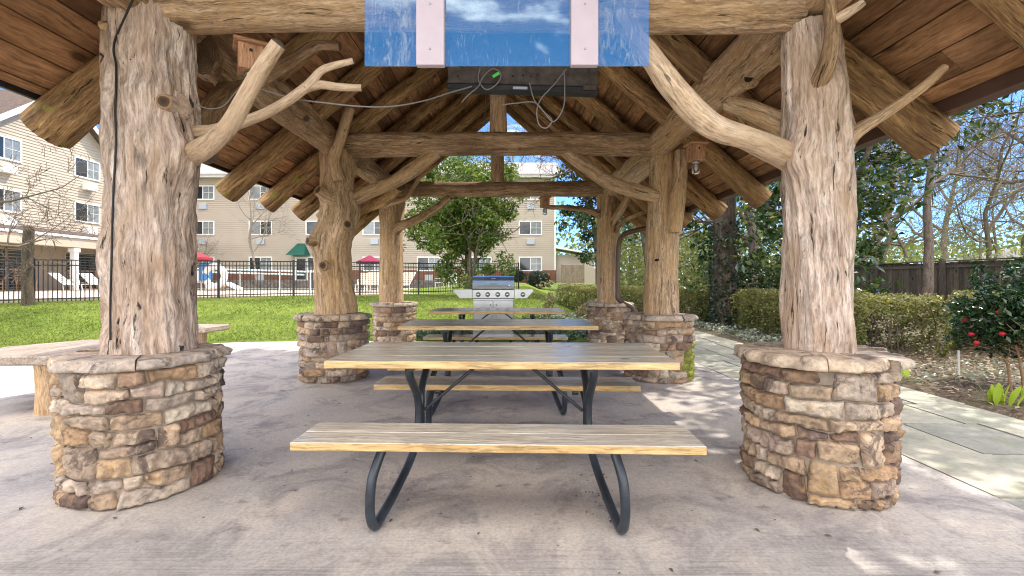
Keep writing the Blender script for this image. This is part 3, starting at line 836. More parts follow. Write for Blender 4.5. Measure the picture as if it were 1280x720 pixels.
# --- roof boards
Y0, Y1 = 1.12, 8.82; EAVE = 2.77
for s in (-1, 1):
    SL = SLS[s]; ca = math.cos(math.atan(SL)); sa = math.sin(math.atan(SL))
    mb = MB(); rr = random.Random(300 + s)
    bw = .178; nrows = int(EAVE / ca / bw) + 1
    n = Vector((s * sa, 0, ca)); dn = Vector((s * ca, 0, -sa))
    org = Vector((PX, 0, RZ + .150))
    for k in range(nrows):
        a = k * bw + .003; b = min((k + 1) * bw - .003, EAVE / ca)
        y = Y0 - rr.uniform(0, 1.5)
        while y < Y1:
            ln = rr.choice([1.92, 2.9, 3.85]); ya = max(y, Y0) + .002; yb = min(y + ln, Y1) - .002
            y += ln
            if yb - ya < .05: continue
            M4 = Matrix(((dn.x, 0, n.x, org.x), (0, 1, 0, 0), (dn.z, 0, n.z, org.z), (0, 0, 0, 1)))
            M4 = Matrix(((dn.x, 0, n.x, org.x), (dn.y, 1, n.y, org.y), (dn.z, 0, n.z, org.z), (0, 0, 0, 1)))
            lift = rr.uniform(0, .004)
            mb.box((a, ya, lift), (b, yb, .028), 0, .004, 1, rr.uniform(0, 60), rr.uniform(0, 1), None, M4)
    mb.build('ceiling_boards', ['deck'], pav)
    mb = MB()
    mb.box((-.02 if s > 0 else .0, Y0 - .03, .031), (EAVE / ca + .03, Y1 + .03, .085), 0, 0, 1, 0, .5, None, M4)
    mb.build('roof_covering', ['roof_shingle'], pav)
    ex = PX + s * (EAVE + .012); ez = RZ + .150 - SL * EAVE
    mb = MB()
    if s > 0:
        mb.box((ex, Y0 - .02, ez - .075), (ex + .028, Y1 + .02, ez + .045), 0, .003, 1)
        mb.build('fascia', ['brown_metal'], pav)
        mb = MB()
        x0 = ex + .030; zt = ez + .055
        prof = [(x0, zt), (x0, zt - .12), (x0 + .07, zt - .13), (x0 + .105, zt - .05), (x0 + .115, zt), (x0 + .108, zt), (x0 + .098, zt - .05), (x0 + .066, zt - .122), (x0 + .006, zt - .114), (x0 + .006, zt)]
        M5 = Matrix(((1, 0, 0, 0), (0, 0, 1, 0), (0, 1, 0, 0), (0, 0, 0, 1)))
        mb.prism(prof, Y0 - .02, Y1 + .02, 0, M5)
        mb.build('gutter', ['brown_metal'], pav)
    else:
        mb.box((ex - .028, Y0 - .02, ez - .03), (ex, Y1 + .02, ez + .045), 0, .003, 1)
        mb.build('fascia', ['dark_plastic'], pav)
mb = MB()
mb.sweep([(PX + 2.86, 7.1, 2.36), (PX + 2.78, 7.2, 2.10), (2.15, 7.7, 2.02), (1.98, 7.9, 1.97), (1.88, 8.0, 1.80), (1.86, 8.0, 1.0), (1.88, 7.98, .82), (2.10, 7.9, .68), (2.13, 7.88, .5), (2.13, 7.88, .02)], .042, 12, .05, 0, 0, 0)
mb.build('downspout', ['brown_metal'], pav)

# ------------------------------------------------------------------ hanging things
# lamps: wooden birdhouse over a jar
def lantern(label, c, s, rz_, roof=True, cat='lantern'):
    t = thing('birdhouse_lantern', label, cat, c, rz_)
    mb = MB()
    a = .062 * s
    mb.box((-a, -a, -.092 * s), (a, a, .05 * s), 0, .004 * s, 2, s * 7)
    o = mb.build('housing', ['cedar'], t, False)
    mb = MB()
    for (dx, dy) in ((0, -1), (1, 0), (-1, 0), (0, 1)):
        M4 = Matrix.Translation(Vector((dx * (a + .0005), dy * (a + .0005), .012 * s)))
        rot = Vector((0, 0, 1)).rotation_difference(Vector((dx, dy, 0))).to_matrix().to_4x4()
        vs = [M4 @ rot @ Vector((.0095 * s * math.cos(k * .5236), .0095 * s * math.sin(k * .5236), .002)) for k in range(12)]
        mb.add(vs, [tuple(range(12))], 0)
    mb.build('entrance_hole', ['knot'], o, False)
    mb = MB(); r = .085 * s
    mb.box((-r, -r, .05 * s), (r, r, .072 * s), 0, .006 * s, 0, s * 3)
    mb.build('lid', ['cedar'], t, False)
    mb = MB(); mb.lathe((0, 0, -.092 * s), [(.03 * s, 0), (.032 * s, -.004 * s), (.032 * s, -.025 * s), (.028 * s, -.026 * s)], 20, 0)
    mb.build('collar', ['stainless'], t, False)
    mb = MB(); mb.lathe((0, 0, -.117 * s), [(.027 * s, 0), (.036 * s, -.02 * s), (.037 * s, -.07 * s), (.034 * s, -.088 * s), (.012 * s, -.096 * s), (.0, -.096 * s), (.0, -.092 * s), (.031 * s, -.086 * s), (.034 * s, -.07 * s), (.033 * s, -.02 * s), (.025 * s, -.001)], 20, 0)
    mb.build('jar', ['jar_glass'], t, False)
    mb = MB(); mb.lathe((0, 0, -.117 * s), [(.012 * s, .02 * s), (.012 * s, -.02 * s), (.016 * s, -.045 * s), (.010 * s, -.06 * s), (0, -.062 * s)], 12, 0)
    mb.build('bulb', ['white_plastic'], t, False)
    return t
lantern('pinkish cedar birdhouse lantern with two holes, over a jar, beside the thick pale branch', P(313, 71, 2.85), 1.10, R(33))
lantern('honey coloured square lantern box with a clear jar under it, by the straight golden post', P(870, 189, 4.7), 1.12, R(4))
lantern('small dark brown lantern box at the tip of a thin branch before the far building', P(681, 252, 7.85), 1.1, R(12))

# tv
tv = thing('television', 'dusty flat television hung under the front beam, its back to the tables and cables dangling', 'television', (P(655, 40, 2.84)))
tv.rotation_euler = (0, R(1.5), 0)
mb = MB(); mb.box((-.465, -.03, -.345), (.465, .03, .12), 0, .008); mb.build('casing', ['dusty_back'], tv, False)
mb = MB(); mb.box((-.47, -.045, -.385), (.47, .035, -.345 - .001), 0, .008); mb.build('bezel', ['dark_plastic'], tv, False)
mb = MB(); mb.box((-.06, -.052, -.378), (.03, -.0455, -.362), 0, .002); mb.build('port_plate', ['ac_grey'], tv, False)
mb = MB(); mb.box((.37, -.058, -.372), (.455, -.0455, -.345), 0, .004); mb.build('control_box', ['dusty_back'], tv, False)
mb = MB()
for (x, z) in ((-.06, -.29), (.0, -.285), (.05, -.29), (.09, -.28), (.2, -.31), (-.40, -.30)):
    M4 = Matrix.Translation(Vector((x, -.0305, z))) @ Matrix.Rotation(R(90), 4, 'X')
    mb.add([M4 @ Vector((.008 * math.cos(k), .008 * math.sin(k), 0)) for k in [i * .628 for i in range(10)]], [tuple(range(10))], 0)
mb.build('socket', ['knot'], tv, False)
# panel
pc = P(633.5, 0, 2.36)
pw = 355 / F * 2.36 / 2
zb_ = P(0, 83, 2.36).z
pn = MB(); pn.box((P(456, 0, 2.36).x, 2.355, zb_), (P(811, 0, 2.36).x, 2.361, zb_ + .92), 0, .0008)
pn = tag(pn.build('acrylic_sheet', ['acrylic']), 'large clear blue tinted acrylic sheet mounted before the front log beam', 'acrylic sheet')
for (x0, x1, lb) in ((520, 555, 'whitewashed upright board across the acrylic sheet, over the green tagged television end'), (714, 748, 'whitewashed upright board across the acrylic sheet, above the looped cables')):
    mb = MB(); a = P(x0, 0, 2.32).x; b = P(x1, 0, 2.32).x
    mb.box((a, 2.318, zb_ - .012), (b, 2.3535, zb_ + .93), 0, .003, 2, x0 * .1)
    o = mb.build('mounting_board', ['white_board']); tag(o, lb, 'board')
    m2 = MB()
    for z in (.07, .30, .55):
        m2.lathe(((a + b) / 2, 2.3175, zb_ + z), [(.0001, .006), (.005, .0045), (.006, 0), (.005, -.0045), (.0001, -.006)], 10, 0)
    m2.build('screw', ['ac_grey'], o)
def cable(label, pts, r, mat):
    mb = MB(); mb.sweep(pts, r, 8, .02, 0, 0, 0)
    return tag(mb.build('cable', [mat]), label, 'cable')
cable('thin pale cable sagging from the birdhouse lantern to the television', pp((318, 108, 2.8), (340, 116, 2.7), (372, 124, 2.66), (410, 129, 2.66), (450, 133, 2.68), (490, 133, 2.7), (530, 126, 2.74), (562, 116, 2.77), (590, 108, 2.78)), .0045, 'cable_grey')
cable('pale cable looping down below the television end with the control box', pp((705, 88, 2.78), (706, 110, 2.79), (704, 135, 2.79), (692, 152, 2.79), (680, 140, 2.79), (668, 128, 2.79), (645, 129, 2.79), (628, 131, 2.79)), .004, 'cable_grey')
cable('dark thin cable curling in a wide loop under the television', pp((662, 104, 2.78), (668, 125, 2.79), (680, 140, 2.80), (690, 150, 2.80), (683, 160, 2.80), (674, 156, 2.80), (671, 140, 2.80), (676, 124, 2.79), (694, 104, 2.78), (708, 86, 2.78)), .004, 'cable_grey')
cable('tangle of grey cable coiled on the television back beside the green tag', pp((600, 86, 2.79), (598, 100, 2.78), (608, 112, 2.77), (622, 104, 2.77), (626, 92, 2.78), (616, 86, 2.79), (604, 96, 2.77), (598, 108, 2.77), (586, 118, 2.77), (577, 128, 2.77)), .004, 'cable_grey')
cable('dark cord hanging straight down from the television to a small plug', pp((607, 110, 2.78), (607, 130, 2.8), (606, 150, 2.8), (606, 157, 2.8)), .003, 'cable_black')
cpts = []
for (x, y) in ((146, 50), (144, 66), (147, 82), (147, 110), (146, 140), (147, 170), (146, 200), (144, 235), (143, 262), (142, 300), (141, 340), (140, 380), (140, 425)):
    h, nn = surf(p00, x, y)
    if h is not None: cpts.append(h + Vector((-.1, -1, 0)) * .009)
cable('black cable running down the whole side of the thick grey post', [P(178, -24, 2.40), P(166, 0, 2.42), P(154, 26, 2.44)] + cpts, .0052, 'cable_black')
cable('faint wire drooping between the thick grey post and the birdhouse lantern', pp((243, 130, 2.7), (262, 136, 2.72), (280, 132, 2.76), (295, 115, 2.8), (312, 104, 2.82)), .0035, 'cable_grey')
mb = MB(); mb.obox(P(616, 96, 2.775), P(624, 91, 2.775), .004, .018, 0, .001)
tag(mb.build('green_tag', ['green_led']), 'small bright green tag stuck on the television back', 'tag')

# ------------------------------------------------------------------ picnic tables
def picnic(label, loc, rotz, seed):
    t = thing('picnic_table', label, 'picnic table', loc, rotz, 'picnic tables under the pavilion')
    hl = .915
    mb = MB(); rr = random.Random(seed)
    for k in range(4):
        y0 = -.362 + k * .1825
        e = rr.uniform(-.006, .006)
        mb.box((-hl + e, y0, .712 + rr.uniform(-.001, .001)), (hl + e, y0 + .1805, .75 + rr.uniform(-.0015, .0015)), 1, .003, 0, seed + k * 1.7, rr.random(), 0)
    mb.build('tabletop', ['pine_top', 'pine_edge'], t, False)
    for sg in (-1, 1):
        mb = MB()
        for k in range(2):
            y0 = sg * .56 - .1425 + k * .1445
            mb.box((-hl, y0, .412), (hl, y0 + .1427, .45 + rr.uniform(-.001, .001)), 1, .003, 0, seed + 9 + k * 1.3 + sg, rr.random(), 0)
        mb.build('bench_seat', ['pine_top', 'pine_edge'], t, False)
    for sx in (-1, 1):
        x = sx * .497
        for sg in (-1, 1):
            mb = MB()
            pts = [(x, sg * .25, .708), (x, sg * .235, .645), (x + sx * .004, sg * .075, .52), (x, sg * .034, .44), (x, sg * .034, .34), (x + sx * .004, sg * .06, .24), (x + sx * .02, sg * .17, .15), (x + sx * .045, sg * .38, .075), (x + sx * .066, sg * .54, .032), (x + sx * .074, sg * .595, .029), (x + sx * .08, sg * .625, .07), (x + sx * .082, sg * .635, .15), (x + sx * .075, sg * .62, .26), (x + sx * .05, sg * .575, .36), (x + sx * .034, sg * .55, .409)]
            mb.sweep(pts, .0225, 16, .025, 0, 0, 0)
            mb.build('leg', ['steel_tube'], t, False)
        mb = MB()
        mb.obox((x - sx * .028, -.33, .701), (x - sx * .028, .33, .701), .03, .018, 0, .002)
        mb.build('cross_bar', ['steel_tube'], t, False)
        mb = MB(); mb.sweep([(x - sx * .03, 0, .40), (sx * .16, 0, .66), (sx * .10, 0, .70)], .0095, 10, .03, 0, 0, 0, spl=False)
        mb.build('brace', ['steel_tube'], t, False)
        for sg in (-1, 1):
            mb = MB(); mb.sweep([(x - sx * .04, sg * .47, .392), (x + sx * .0, sg * .47, .392)], .017, 12, .05, 0, 0, 0, 0, 0)
            mb.build('bolt', ['steel_tube'], t, False)
    return t
picnic('large looking picnic table in front of the two others, knotty grey planks with yellow edges', (-.052, 2.695, 0), R(-1.6), 401)
picnic('picnic table between the front table and the one by the grill', (-.135, 4.51, 0), R(.6), 431)
picnic('picnic table standing right before the stainless grill, behind two other tables', (-.21, 6.45, 0), R(.1), 461)

# ------------------------------------------------------------------ grill
g = thing('gas_grill', 'stainless steel gas grill with five knobs behind the picnic tables', 'grill', (-.335, 8.45, 0))
mb = MB()
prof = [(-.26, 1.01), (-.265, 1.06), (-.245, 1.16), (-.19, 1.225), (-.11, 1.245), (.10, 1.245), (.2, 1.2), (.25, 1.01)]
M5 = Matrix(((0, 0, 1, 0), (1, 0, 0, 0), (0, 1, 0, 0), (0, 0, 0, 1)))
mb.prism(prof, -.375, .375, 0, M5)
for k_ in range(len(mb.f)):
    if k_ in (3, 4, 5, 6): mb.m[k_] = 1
hood = mb.build('hood', ['stainless', 'painted_sky_steel'], g, False)
mb = MB(); mb.sweep([(-.29, -.25, 1.07), (-.285, -.30, 1.07), (.285, -.30, 1.07), (.29, -.25, 1.07)], .013, 12, .04, 0, 0, 0, 0, 0, spl=False); mb.build('handle', ['stainless'], hood, False)
mb = MB(); mb.lathe((0, -.225, 1.195), [(.001, .012), (.035, .012), (.04, 0), (.035, -.004), (.001, -.004)], 16); mb.build('thermometer', ['ac_grey'], hood, False)
mb = MB(); mb.box((-.06, -.262, 1.085), (.06, -.256, 1.115), 0, .001); mb.build('name_plate', ['ac_grey'], hood, False)
mb = MB(); mb.box((-.38, -.30, .84), (.38, .25, 1.0), 0, .008); fb = mb.build('firebox', ['stainless'], g, False)
mb = MB()
for k, x in enumerate((-.27, -.10, .08, .25, .53)):
    m2 = MB(); a = [(-.32 - .002, .0)]
    m2.sweep([(x, -.325, .91), (x, -.36, .91)], [.034, .026], 16, .05, 0, 0, 0, 0, 0); m2.build('knob', ['stainless'], fb, False)
    m2 = MB(); m2.sweep([(x, -.3005, .91), (x, -.323, .91)], [.042, .040], 16, .05, 0, 0, 0, 0, 0); m2.build('knob_ring', ['dark_plastic'], fb, False)
for s in (-1, 1):
    mb = MB()
    poly = [(s * .382, 1.0), (s * .71, 1.0), (s * .71, .965), (s * .60, .845), (s * .382, .845)]
    if s < 0: poly = poly[::-1]
    M6 = Matrix(((1, 0, 0, 0), (0, 0, 1, 0), (0, 1, 0, 0), (0, 0, 0, 1)))
    mb.prism(poly, -.3, .24, 0, M6); mb.build('side_shelf', ['stainless'], g, False)
mb = MB(); mb.box((-.37, -.24, .10), (.37, .24, .838), 0, .006); mb.build('cabinet', ['stainless'], g, False)
for s in (-1, 1):
    mb = MB(); mb.box((min(s * .006, s * .365), -.262, .13), (max(s * .006, s * .365), -.242, .80), 0, .006); dr = mb.build('cabinet_door', ['stainless'], g, False)
    mb = MB(); mb.sweep([(s * .05, -.264, .45), (s * .05, -.285, .46), (s * .05, -.285, .72), (s * .05, -.264, .73)], .009, 8, .05, 0, 0, 0, spl=False); mb.build('handle', ['stainless'], dr, False)
    for sy in (-1, 1):
        mb = MB(); mb.sweep([(s * .31 - .015, sy * .19, .05), (s * .31 + .015, sy * .19, .05)], .05, 14, .1, 0, 0, 0, 0, 0); mb.build('wheel', ['dark_plastic'], g, False)

# ------------------------------------------------------------------ log benches
def slab_bench(label, poly, legs, zt, th, seed):
    c = sum((Vector((x, y, 0)) for x, y in poly), Vector()) / len(poly)
    t = thing('slab_bench', label, 'bench', c)
    mb = MB(); rr = random.Random(seed)
    pts = []
    n = len(poly)
    for i in range(n):
        a = Vector(poly[i]); b = Vector(poly[(i + 1) % n]); k = max(2, int((b - a).length / .05))
        for j in range(k):
            p = a.lerp(b, j / k); q = Vector((p.x * 3, p.y * 3, seed)); e = .02 * noise.noise(q) + .01 * noise.noise(q * 3)
            pts.append(p + (p - c.xy).normalized() * e)
    m_ = len(pts)
    rings = [(.965, -th), (1.0, -th + .015), (1.0, -.012), (.975, 0)]
    vs = [Vector((c.x + (p.x - c.x) * f, c.y + (p.y - c.y) * f, zt + dz)) for f, dz in rings for p in pts]
    fs = [(r * m_ + i, r * m_ + (i + 1) % m_, (r + 1) * m_ + (i + 1) % m_, (r + 1) * m_ + i) for r in range(3) for i in range(m_)]
    fs += [tuple(range(m_ - 1, -1, -1)), tuple(3 * m_ + i for i in range(m_))]
    gr = [Vector((v.x, v.z, v.y)) + Vector((seed, seed, seed)) for v in vs]
    mb.add(vs, fs, 0, False, gr); mb.build('seat_slab', ['bench_slab'], t)
    for (x, y, r) in legs:
        mb = MB(); mb.sweep([(x, y, 0.0), (x, y, .2), (x, y, zt - th + .01)], [r, r * .96, r * 1.05], 24, .04, .12, seed + x, 0, twist=.2); mb.build('leg', ['log_gold'], t)
slab_bench('wide weathered slab bench on a stump leg beside the pier of the thick grey post', [(-3.55, 3.86), (-4.86, 3.90), (-4.95, 4.45), (-4.62, 4.98), (-3.75, 5.0), (-3.4, 4.4)], [(-4.05, 4.06, .15), (-4.55, 4.55, .14)], .52, .085, 5.1)
slab_bench('weathered slab bench farther back, its end showing behind the thick grey post by the lawn', [(-4.32, 6.42), (-5.6, 6.55), (-5.6, 6.98), (-4.28, 6.9)], [(-4.62, 6.68, .13), (-5.35, 6.75, .13)], .50, .08, 6.7)
# ------------------------------------------------------------------ ground
rngn = np.random.default_rng(5)
xs = np.concatenate([np.linspace(-600, -60, 10), np.linspace(-50, 40, 91), np.linspace(60, 600, 10)])
ys = np.concatenate([np.linspace(-400, -20, 8), np.linspace(-12, 60, 97), np.linspace(80, 900, 12)])
mb = MB(); nx = len(xs)
vs = []
for y in ys:
    for x in xs:
        ins = (-12 < x < 4.4 and y < 8.7)
        z = gz(x, y) - (.05 if y < 8.9 and x < 8 else .0) - (.10 if x > 1.9 and y < 14 else 0)
        vs.append((x, y, z + (.015 * noise.noise(Vector((x * .8, y * .8, 0))) if not ins and y > 9 else 0)))
fs = [(j * nx + i, j * nx + i + 1, (j + 1) * nx + i + 1, (j + 1) * nx + i) for j in range(len(ys) - 1) for i in range(nx - 1)]
mb.add(vs, fs, 0, True)
tag(mb.build('lawn', ['lawn']), 'green lawn sloping up to the pool fence and the buildings', kind='structure')
# slab
mb = MB()
poly = [(-13, -8), (2.62, -8), (2.60, 7.2), (2.45, 8.55), (-3.9, 8.75), (-5.2, 8.55), (-8.3, 7.35), (-13, 6.4)]
mb.prism(poly, -.12, 0.0)
tag(mb.build('floor_slab', ['concrete']), 'stained pinkish concrete slab', kind='structure')
# path
rr = random.Random(77)
mb = MB()
mb.add([(2.625, -6, -.035), (4.36, -6, -.035), (4.3, 13, -.035), (2.625, 13, -.035)], [(0, 1, 2, 3)], 1)
y = -5.0
while y < 12.5:
    h = rr.uniform(.45, .8); cuts = [2.635, 2.635 + rr.uniform(.45, .7), 2.635 + rr.uniform(1.0, 1.25), 4.33 + rr.uniform(-.03, .02)]
    for k in range(3):
        j = [rr.uniform(-.02, .02) for _ in range(8)]
        x0, x1 = cuts[k] + .009, cuts[k + 1] - .009
        p = [(x0, y + .01 + j[0]), (x1, y + .01 + j[1]), (x1, y + h - .01 + j[2] * .3), (x0, y + h - .01 + j[3] * .3)]
        n0 = len(mb.t); mb.prism(p, -.06, -.012 + rr.uniform(-.004, .004)); tv_ = rr.random()
        for q in range(n0, len(mb.t)): mb.t[q] = tv_
    y += h
tag(mb.build('path', ['flag', 'mulch']), 'grey green flagstone path beside the slab', kind='structure')
# planting bed
mb = MB(); nx = 24
bx = np.concatenate([[4.285], np.linspace(4.33, 12.4, nx - 1)]); by = np.linspace(-6, 30, 60)
vs = [(x, y, -.08 if x < 4.3 else gz(x, y) + .012 + .03 * noise.noise(Vector((x * 2, y * 2, 3))) * (1 if x > 4.5 else .2)) for y in by for x in bx]
fs = [(j * nx + i, j * nx + i + 1, (j + 1) * nx + i + 1, (j + 1) * nx + i) for j in range(len(by) - 1) for i in range(nx - 1)]
mb.add(vs, fs, 0, True)
tag(mb.build('planting_bed', ['mulch']), 'mulched planting bed', kind='structure')
# litter on the bed
C = np.stack([rngn.uniform(4.36, 9, 5000), rngn.uniform(2.5, 9, 5000), np.zeros(5000)], 1); C[:, 2] = .035 + rngn.uniform(0, .02, 5000)
tag(leaf_mesh('leaf_litter', C, .065, rngn, 'litter', up=2.5), 'dry leaf litter over the bed', kind='stuff')
# few dead leaves on the slab
C = np.stack([rngn.uniform(-4, 2.6, 70), 1.8 + rngn.uniform(0, 1, 70) ** 1.5 * 5, np.full(70, .006)], 1)
tag(leaf_mesh('fallen_leaves', C, .03, rngn, 'litter', up=6, tint=rngn.uniform(0, .35, 70)), 'small dead leaves scattered on the slab', kind='stuff')

C = np.concatenate([np.stack([rngn.normal(.47, .05, 26), rngn.uniform(2.15, 2.75, 26), np.full(26, .006)], 1), np.stack([rngn.normal(-.62, .05, 10), rngn.uniform(2.15, 2.8, 10), np.full(10, .006)], 1)])
tag(leaf_mesh('leaf_debris', C, .022, rngn, 'litter', up=5, tint=rngn.uniform(0, .5, 36)), 'crumbled dead leaves gathered at the table feet', kind='stuff')
# grass
def grass(n, xr, yr, test, h):
    X = rngn.uniform(*xr, n); Y = yr[0] + (yr[1] - yr[0]) * rngn.uniform(0, 1, n) ** 1.5
    keep = np.array([test(x, y) for x, y in zip(X, Y)]); X = X[keep]; Y = Y[keep]
    Z = np.array([gz(x, y) for x, y in zip(X, Y)]); return np.stack([X, Y, Z + h * .42], 1)
def lawn_ok(x, y):
    if x < -3.9: edge = np.interp(x, [-13, -8.3, -5.2, -3.9], [6.5, 7.45, 8.65, 8.85])
    else: edge = 8.7
    if x > 4.2 or (x > 2.3 and y < 13.4): return False
    if y < edge: return False
    if x < -3.2: return y < 13.7 + (x + 14.4) * .505 + .3
    return True
C = np.concatenate([grass(60000, (-16, -1), (6.6, 17), lawn_ok, .05), grass(22000, (-1, 4), (10.5, 26), lawn_ok, .06)])
up = np.zeros_like(C); up[:, 2] = 1; up[:, :2] = rngn.normal(size=(len(C), 2)) * .5
gt = np.array([.5 + .75 * noise.noise(Vector((x * .7, y * .7, 1))) + .3 * noise.noise(Vector((x * 3, y * 3, 1))) for x, y, _ in C])
gt = np.clip(gt + .2 * rngn.normal(size=len(C)), 0, 1)
tag(leaf_mesh('grass', C, .07, rngn, 'grass', up=0, aspect=.16, dirs=up, tint=gt), 'short bright green grass of the lawn', kind='stuff')

# pool deck and pool
def along(t): return Vector((-14.4 + 10.5 * t, 13.7 + 5.3 * t, 0))
mb = MB(); mb.prism([(-60, 9.2), (-26, 9.2), (-13.4, 14.75), (-3.6, 19.5), (-3.2, 31.8), (-3.2, 32.4), (-27, 32.4), (-60, 32.4)], .3, .59)
tag(mb.build('pool_deck', ['paving']), 'pale pinkish pool deck paving behind the iron fence', kind='structure')
mb = MB(); mb.add([(-21, 25.6, .598), (-7.5, 25.6, .598), (-7.5, 30.6, .598), (-21, 30.6, .598)], [(0, 1, 2, 3)])
tag(mb.build('pool_water', ['water']), 'turquoise pool water', kind='structure')
mb = MB()
mb.box((-30, 32.45, .5), (-2, 32.9, 1.15), 0, .02)
tag(mb.build('retaining_wall', ['rockwall']), 'low dark rock retaining wall along the far side of the pool', 'wall')

# ------------------------------------------------------------------ iron fence
fen = thing('iron_fence', 'black iron picket fence between the lawn and the pool deck', 'fence', along(.4))
ts = [-.63, -.416, -.21, 0, .2, .4, .6, .8, 1.0, 1.2, 1.4]
FH = 1.30
for i, t in enumerate(ts):
    p = along(t); z = gz(p.x, p.y)
    mb = MB(); mb.box((p.x - .032, p.y - .032, z - .1), (p.x + .032, p.y + .032, z + FH + .06), 0, .006); mb.build('post', ['black_iron'], fen)
    if i == len(ts) - 1: break
    q = along(ts[i + 1]); zq = gz(q.x, q.y); mb = MB()
    a = Vector((p.x, p.y, z)); b = Vector((q.x, q.y, zq))
    for hz in (.12, FH - .16, FH): mb.obox(a + Vector((0, 0, hz)), b + Vector((0, 0, hz)), .028, .036)
    n = int((b - a).length / .105)
    for k in range(1, n):
        c = a.lerp(b, k / n); mb.box((c.x - .009, c.y - .009, c.z + .03), (c.x + .009, c.y + .009, c.z + FH), 0)
    mb.build('picket_panel', ['black_iron'], fen)
wp = MB(); c = P(35, 380, 13.2)
wp.sweep([(c.x, 13.2, .3), (c.x - .02, 13.2, 1.4), (c.x + .03, 13.2, 2.72)], [.15, .13, .12], 16, .1, .08, 3, 0, None, 1)
tag(wp.build('wooden_post', ['dark_bark', 'end']), 'dark rough wooden pole standing at the iron fence before the porch', 'post')

# ------------------------------------------------------------------ hotel
ho = thing('hotel_building', 'three storey hotel with cream gable wing, shaded tan wing and white framed windows', 'building', (-12, 36, 1))
def siding(mb, plane, u0, u1, z0, z1, off, lap=.165, cut=None, mat=0):
    z = z0
    while z < z1 - .01:
        zt = min(z + lap, z1)
        a0, a1 = (u0, u1) if cut is None else cut(z)
        b0, b1 = (u0, u1) if cut is None else cut(zt)
        if a1 - a0 > .02:
            def pt(u, zz, o):
                return (u, off - o, zz) if plane == 'y' else (off + o, u, zz)
            vs = [pt(a0, z, .035), pt(a1, z, .035), pt(b1, zt, 0), pt(b0, zt, 0), pt(a0, z, 0), pt(a1, z, 0)]
            mb.add(vs, [(0, 1, 2, 3), (4, 5, 1, 0)], mat)
        z = zt
def window(plane, u, z, w, h, off, parent, ac=True, left_dark=True):
    def bx(mb, u0, u1, z0, z1, o0, o1, mat=0):
        if plane == 'y': mb.box((u0, off - o1, z0), (u1, off - o0, z1), mat, .004)
        else: mb.box((off + o0, u0, z0), (off + o1, u1, z1), mat, .004)
    mb = MB(); t = .09
    bx(mb, u - w / 2, u - w / 2 + t, z - h / 2, z + h / 2, .0, .075); bx(mb, u + w / 2 - t, u + w / 2, z - h / 2, z + h / 2, .0, .075)
    bx(mb, u - w / 2 + t, u + w / 2 - t, z - h / 2, z - h / 2 + t, .0, .074); bx(mb, u - w / 2 + t, u + w / 2 - t, z + h / 2 - t, z + h / 2, .0, .074)
    bx(mb, u - .03, u + .03, z - h / 2 + t, z + h / 2 - t, .0, .07)
    bx(mb, u + .032, u + w / 2 - t - .002, z - .012, z + .012, .03, .055)
    bx(mb, u + w / 4 - .02, u + w / 4, z - h / 2 + t + .002, z + h / 2 - t - .002, .03, .053)
    f = mb.build('window', ['trim_white'], parent)
    mb = MB()
    bx(mb, u - w / 2 + t, u - .03, z - h / 2 + t, z + h / 2 - t, .005, .045, 0 if left_dark else 1)
    bx(mb, u + .03, u + w / 2 - t, z - h / 2 + t, z + h / 2 - t, .005, .035, 1 if left_dark else 0)
    mb.build('pane', ['glass_dark', 'glass_curtain'], f)
    if ac:
        mb = MB(); aw = .62 if plane == 'y' else .7
        bx(mb, u - aw / 2 + .02, u + aw / 2 + .02, z - h / 2 - .72, z - h / 2 - .28, .0, .12 if plane == 'y' else .38)
        mb.build('air_conditioner', ['ac_grey' if plane == 'y' else 'trim_white'], parent)
YB = 36.0; XW = -27.0
mb = MB(); siding(mb, 'y', XW + .5, 3.42, 1.95, 9.3, YB); mb.box((XW + .5, YB, 1.0), (3.42, YB + 10, 9.3), 0); mb.build('long_wall', ['siding_tan'], ho)
mb = MB(); mb.box((XW + .5, YB - .05, .9), (3.40, YB - .004, 1.945), 0, .01); mb.build('brick_base', ['brick'], ho)
mb = MB()
for (u0, u1) in ((3.34, 3.46),): mb.box((u0, YB - .06, 1.95), (u1, YB + .06, 9.3), 0)
mb.box((XW, YB - .75, 9.18), (3.95, YB - .72, 9.42), 0); mb.box((XW, YB - .72, 9.22), (3.95, YB - .03, 9.25), 0)
mb.build('eave_trim', ['trim_white'], ho)
mb = MB()
vs = [(XW - 6, YB - .8, 9.40), (4.0, YB - .8, 9.40), (4.0, YB + 5, 11.75), (XW - 6, YB + 5, 11.75), (4.0, YB + 10.8, 9.4), (XW - 6, YB + 10.8, 9.4)]
mb.add(vs + [(x, y, z - .12) for x, y, z in vs], [(0, 1, 2, 3), (3, 2, 4, 5), (7, 6, 9, 8), (8, 9, 11, 10), (0, 6, 7, 1), (1, 7, 8, 2), (2, 8, 10, 4)])
mb.build('long_roof', ['roof_grey'], ho)
mb = MB(); mb.add([(3.42, YB, 9.3), (3.42, YB + 10, 9.3), (3.42, YB + 5, 11.6)], [(0, 1, 2)]); mb.build('gable_end', ['siding_tan'], ho)
cols = [(x - 640) / F * YB for x in (254, 326, 397, 468, 536, 600, 663)]
for ci, u in enumerate(cols):
    for z in (2.44, 5.28, 8.07):
        window('y', u, z, 1.85, 1.15, YB, ho, z > 0, left_dark=(ci % 2 == 0 or z < 3))
mb = MB(); X = (402 - 640) / F * YB; mb.box((X - .06, YB - .12, 1.1), (X + .06, YB - .02, 9.2), 0, .01); mb.build('downspout', ['trim_white'], ho)
X = (372 - 640) / F * YB + .3
mb = MB(); mb.box((X - .5, YB - .06, 1.0), (X + .55, YB - .004, 3.0), 0, .01); dr = mb.build('entrance_door', ['trim_white'], ho)
mb = MB(); mb.box((X - .32, YB - .07, 1.2), (X + .37, YB - .061, 2.85), 0); mb.build('door_glass', ['glass_dark'], dr)
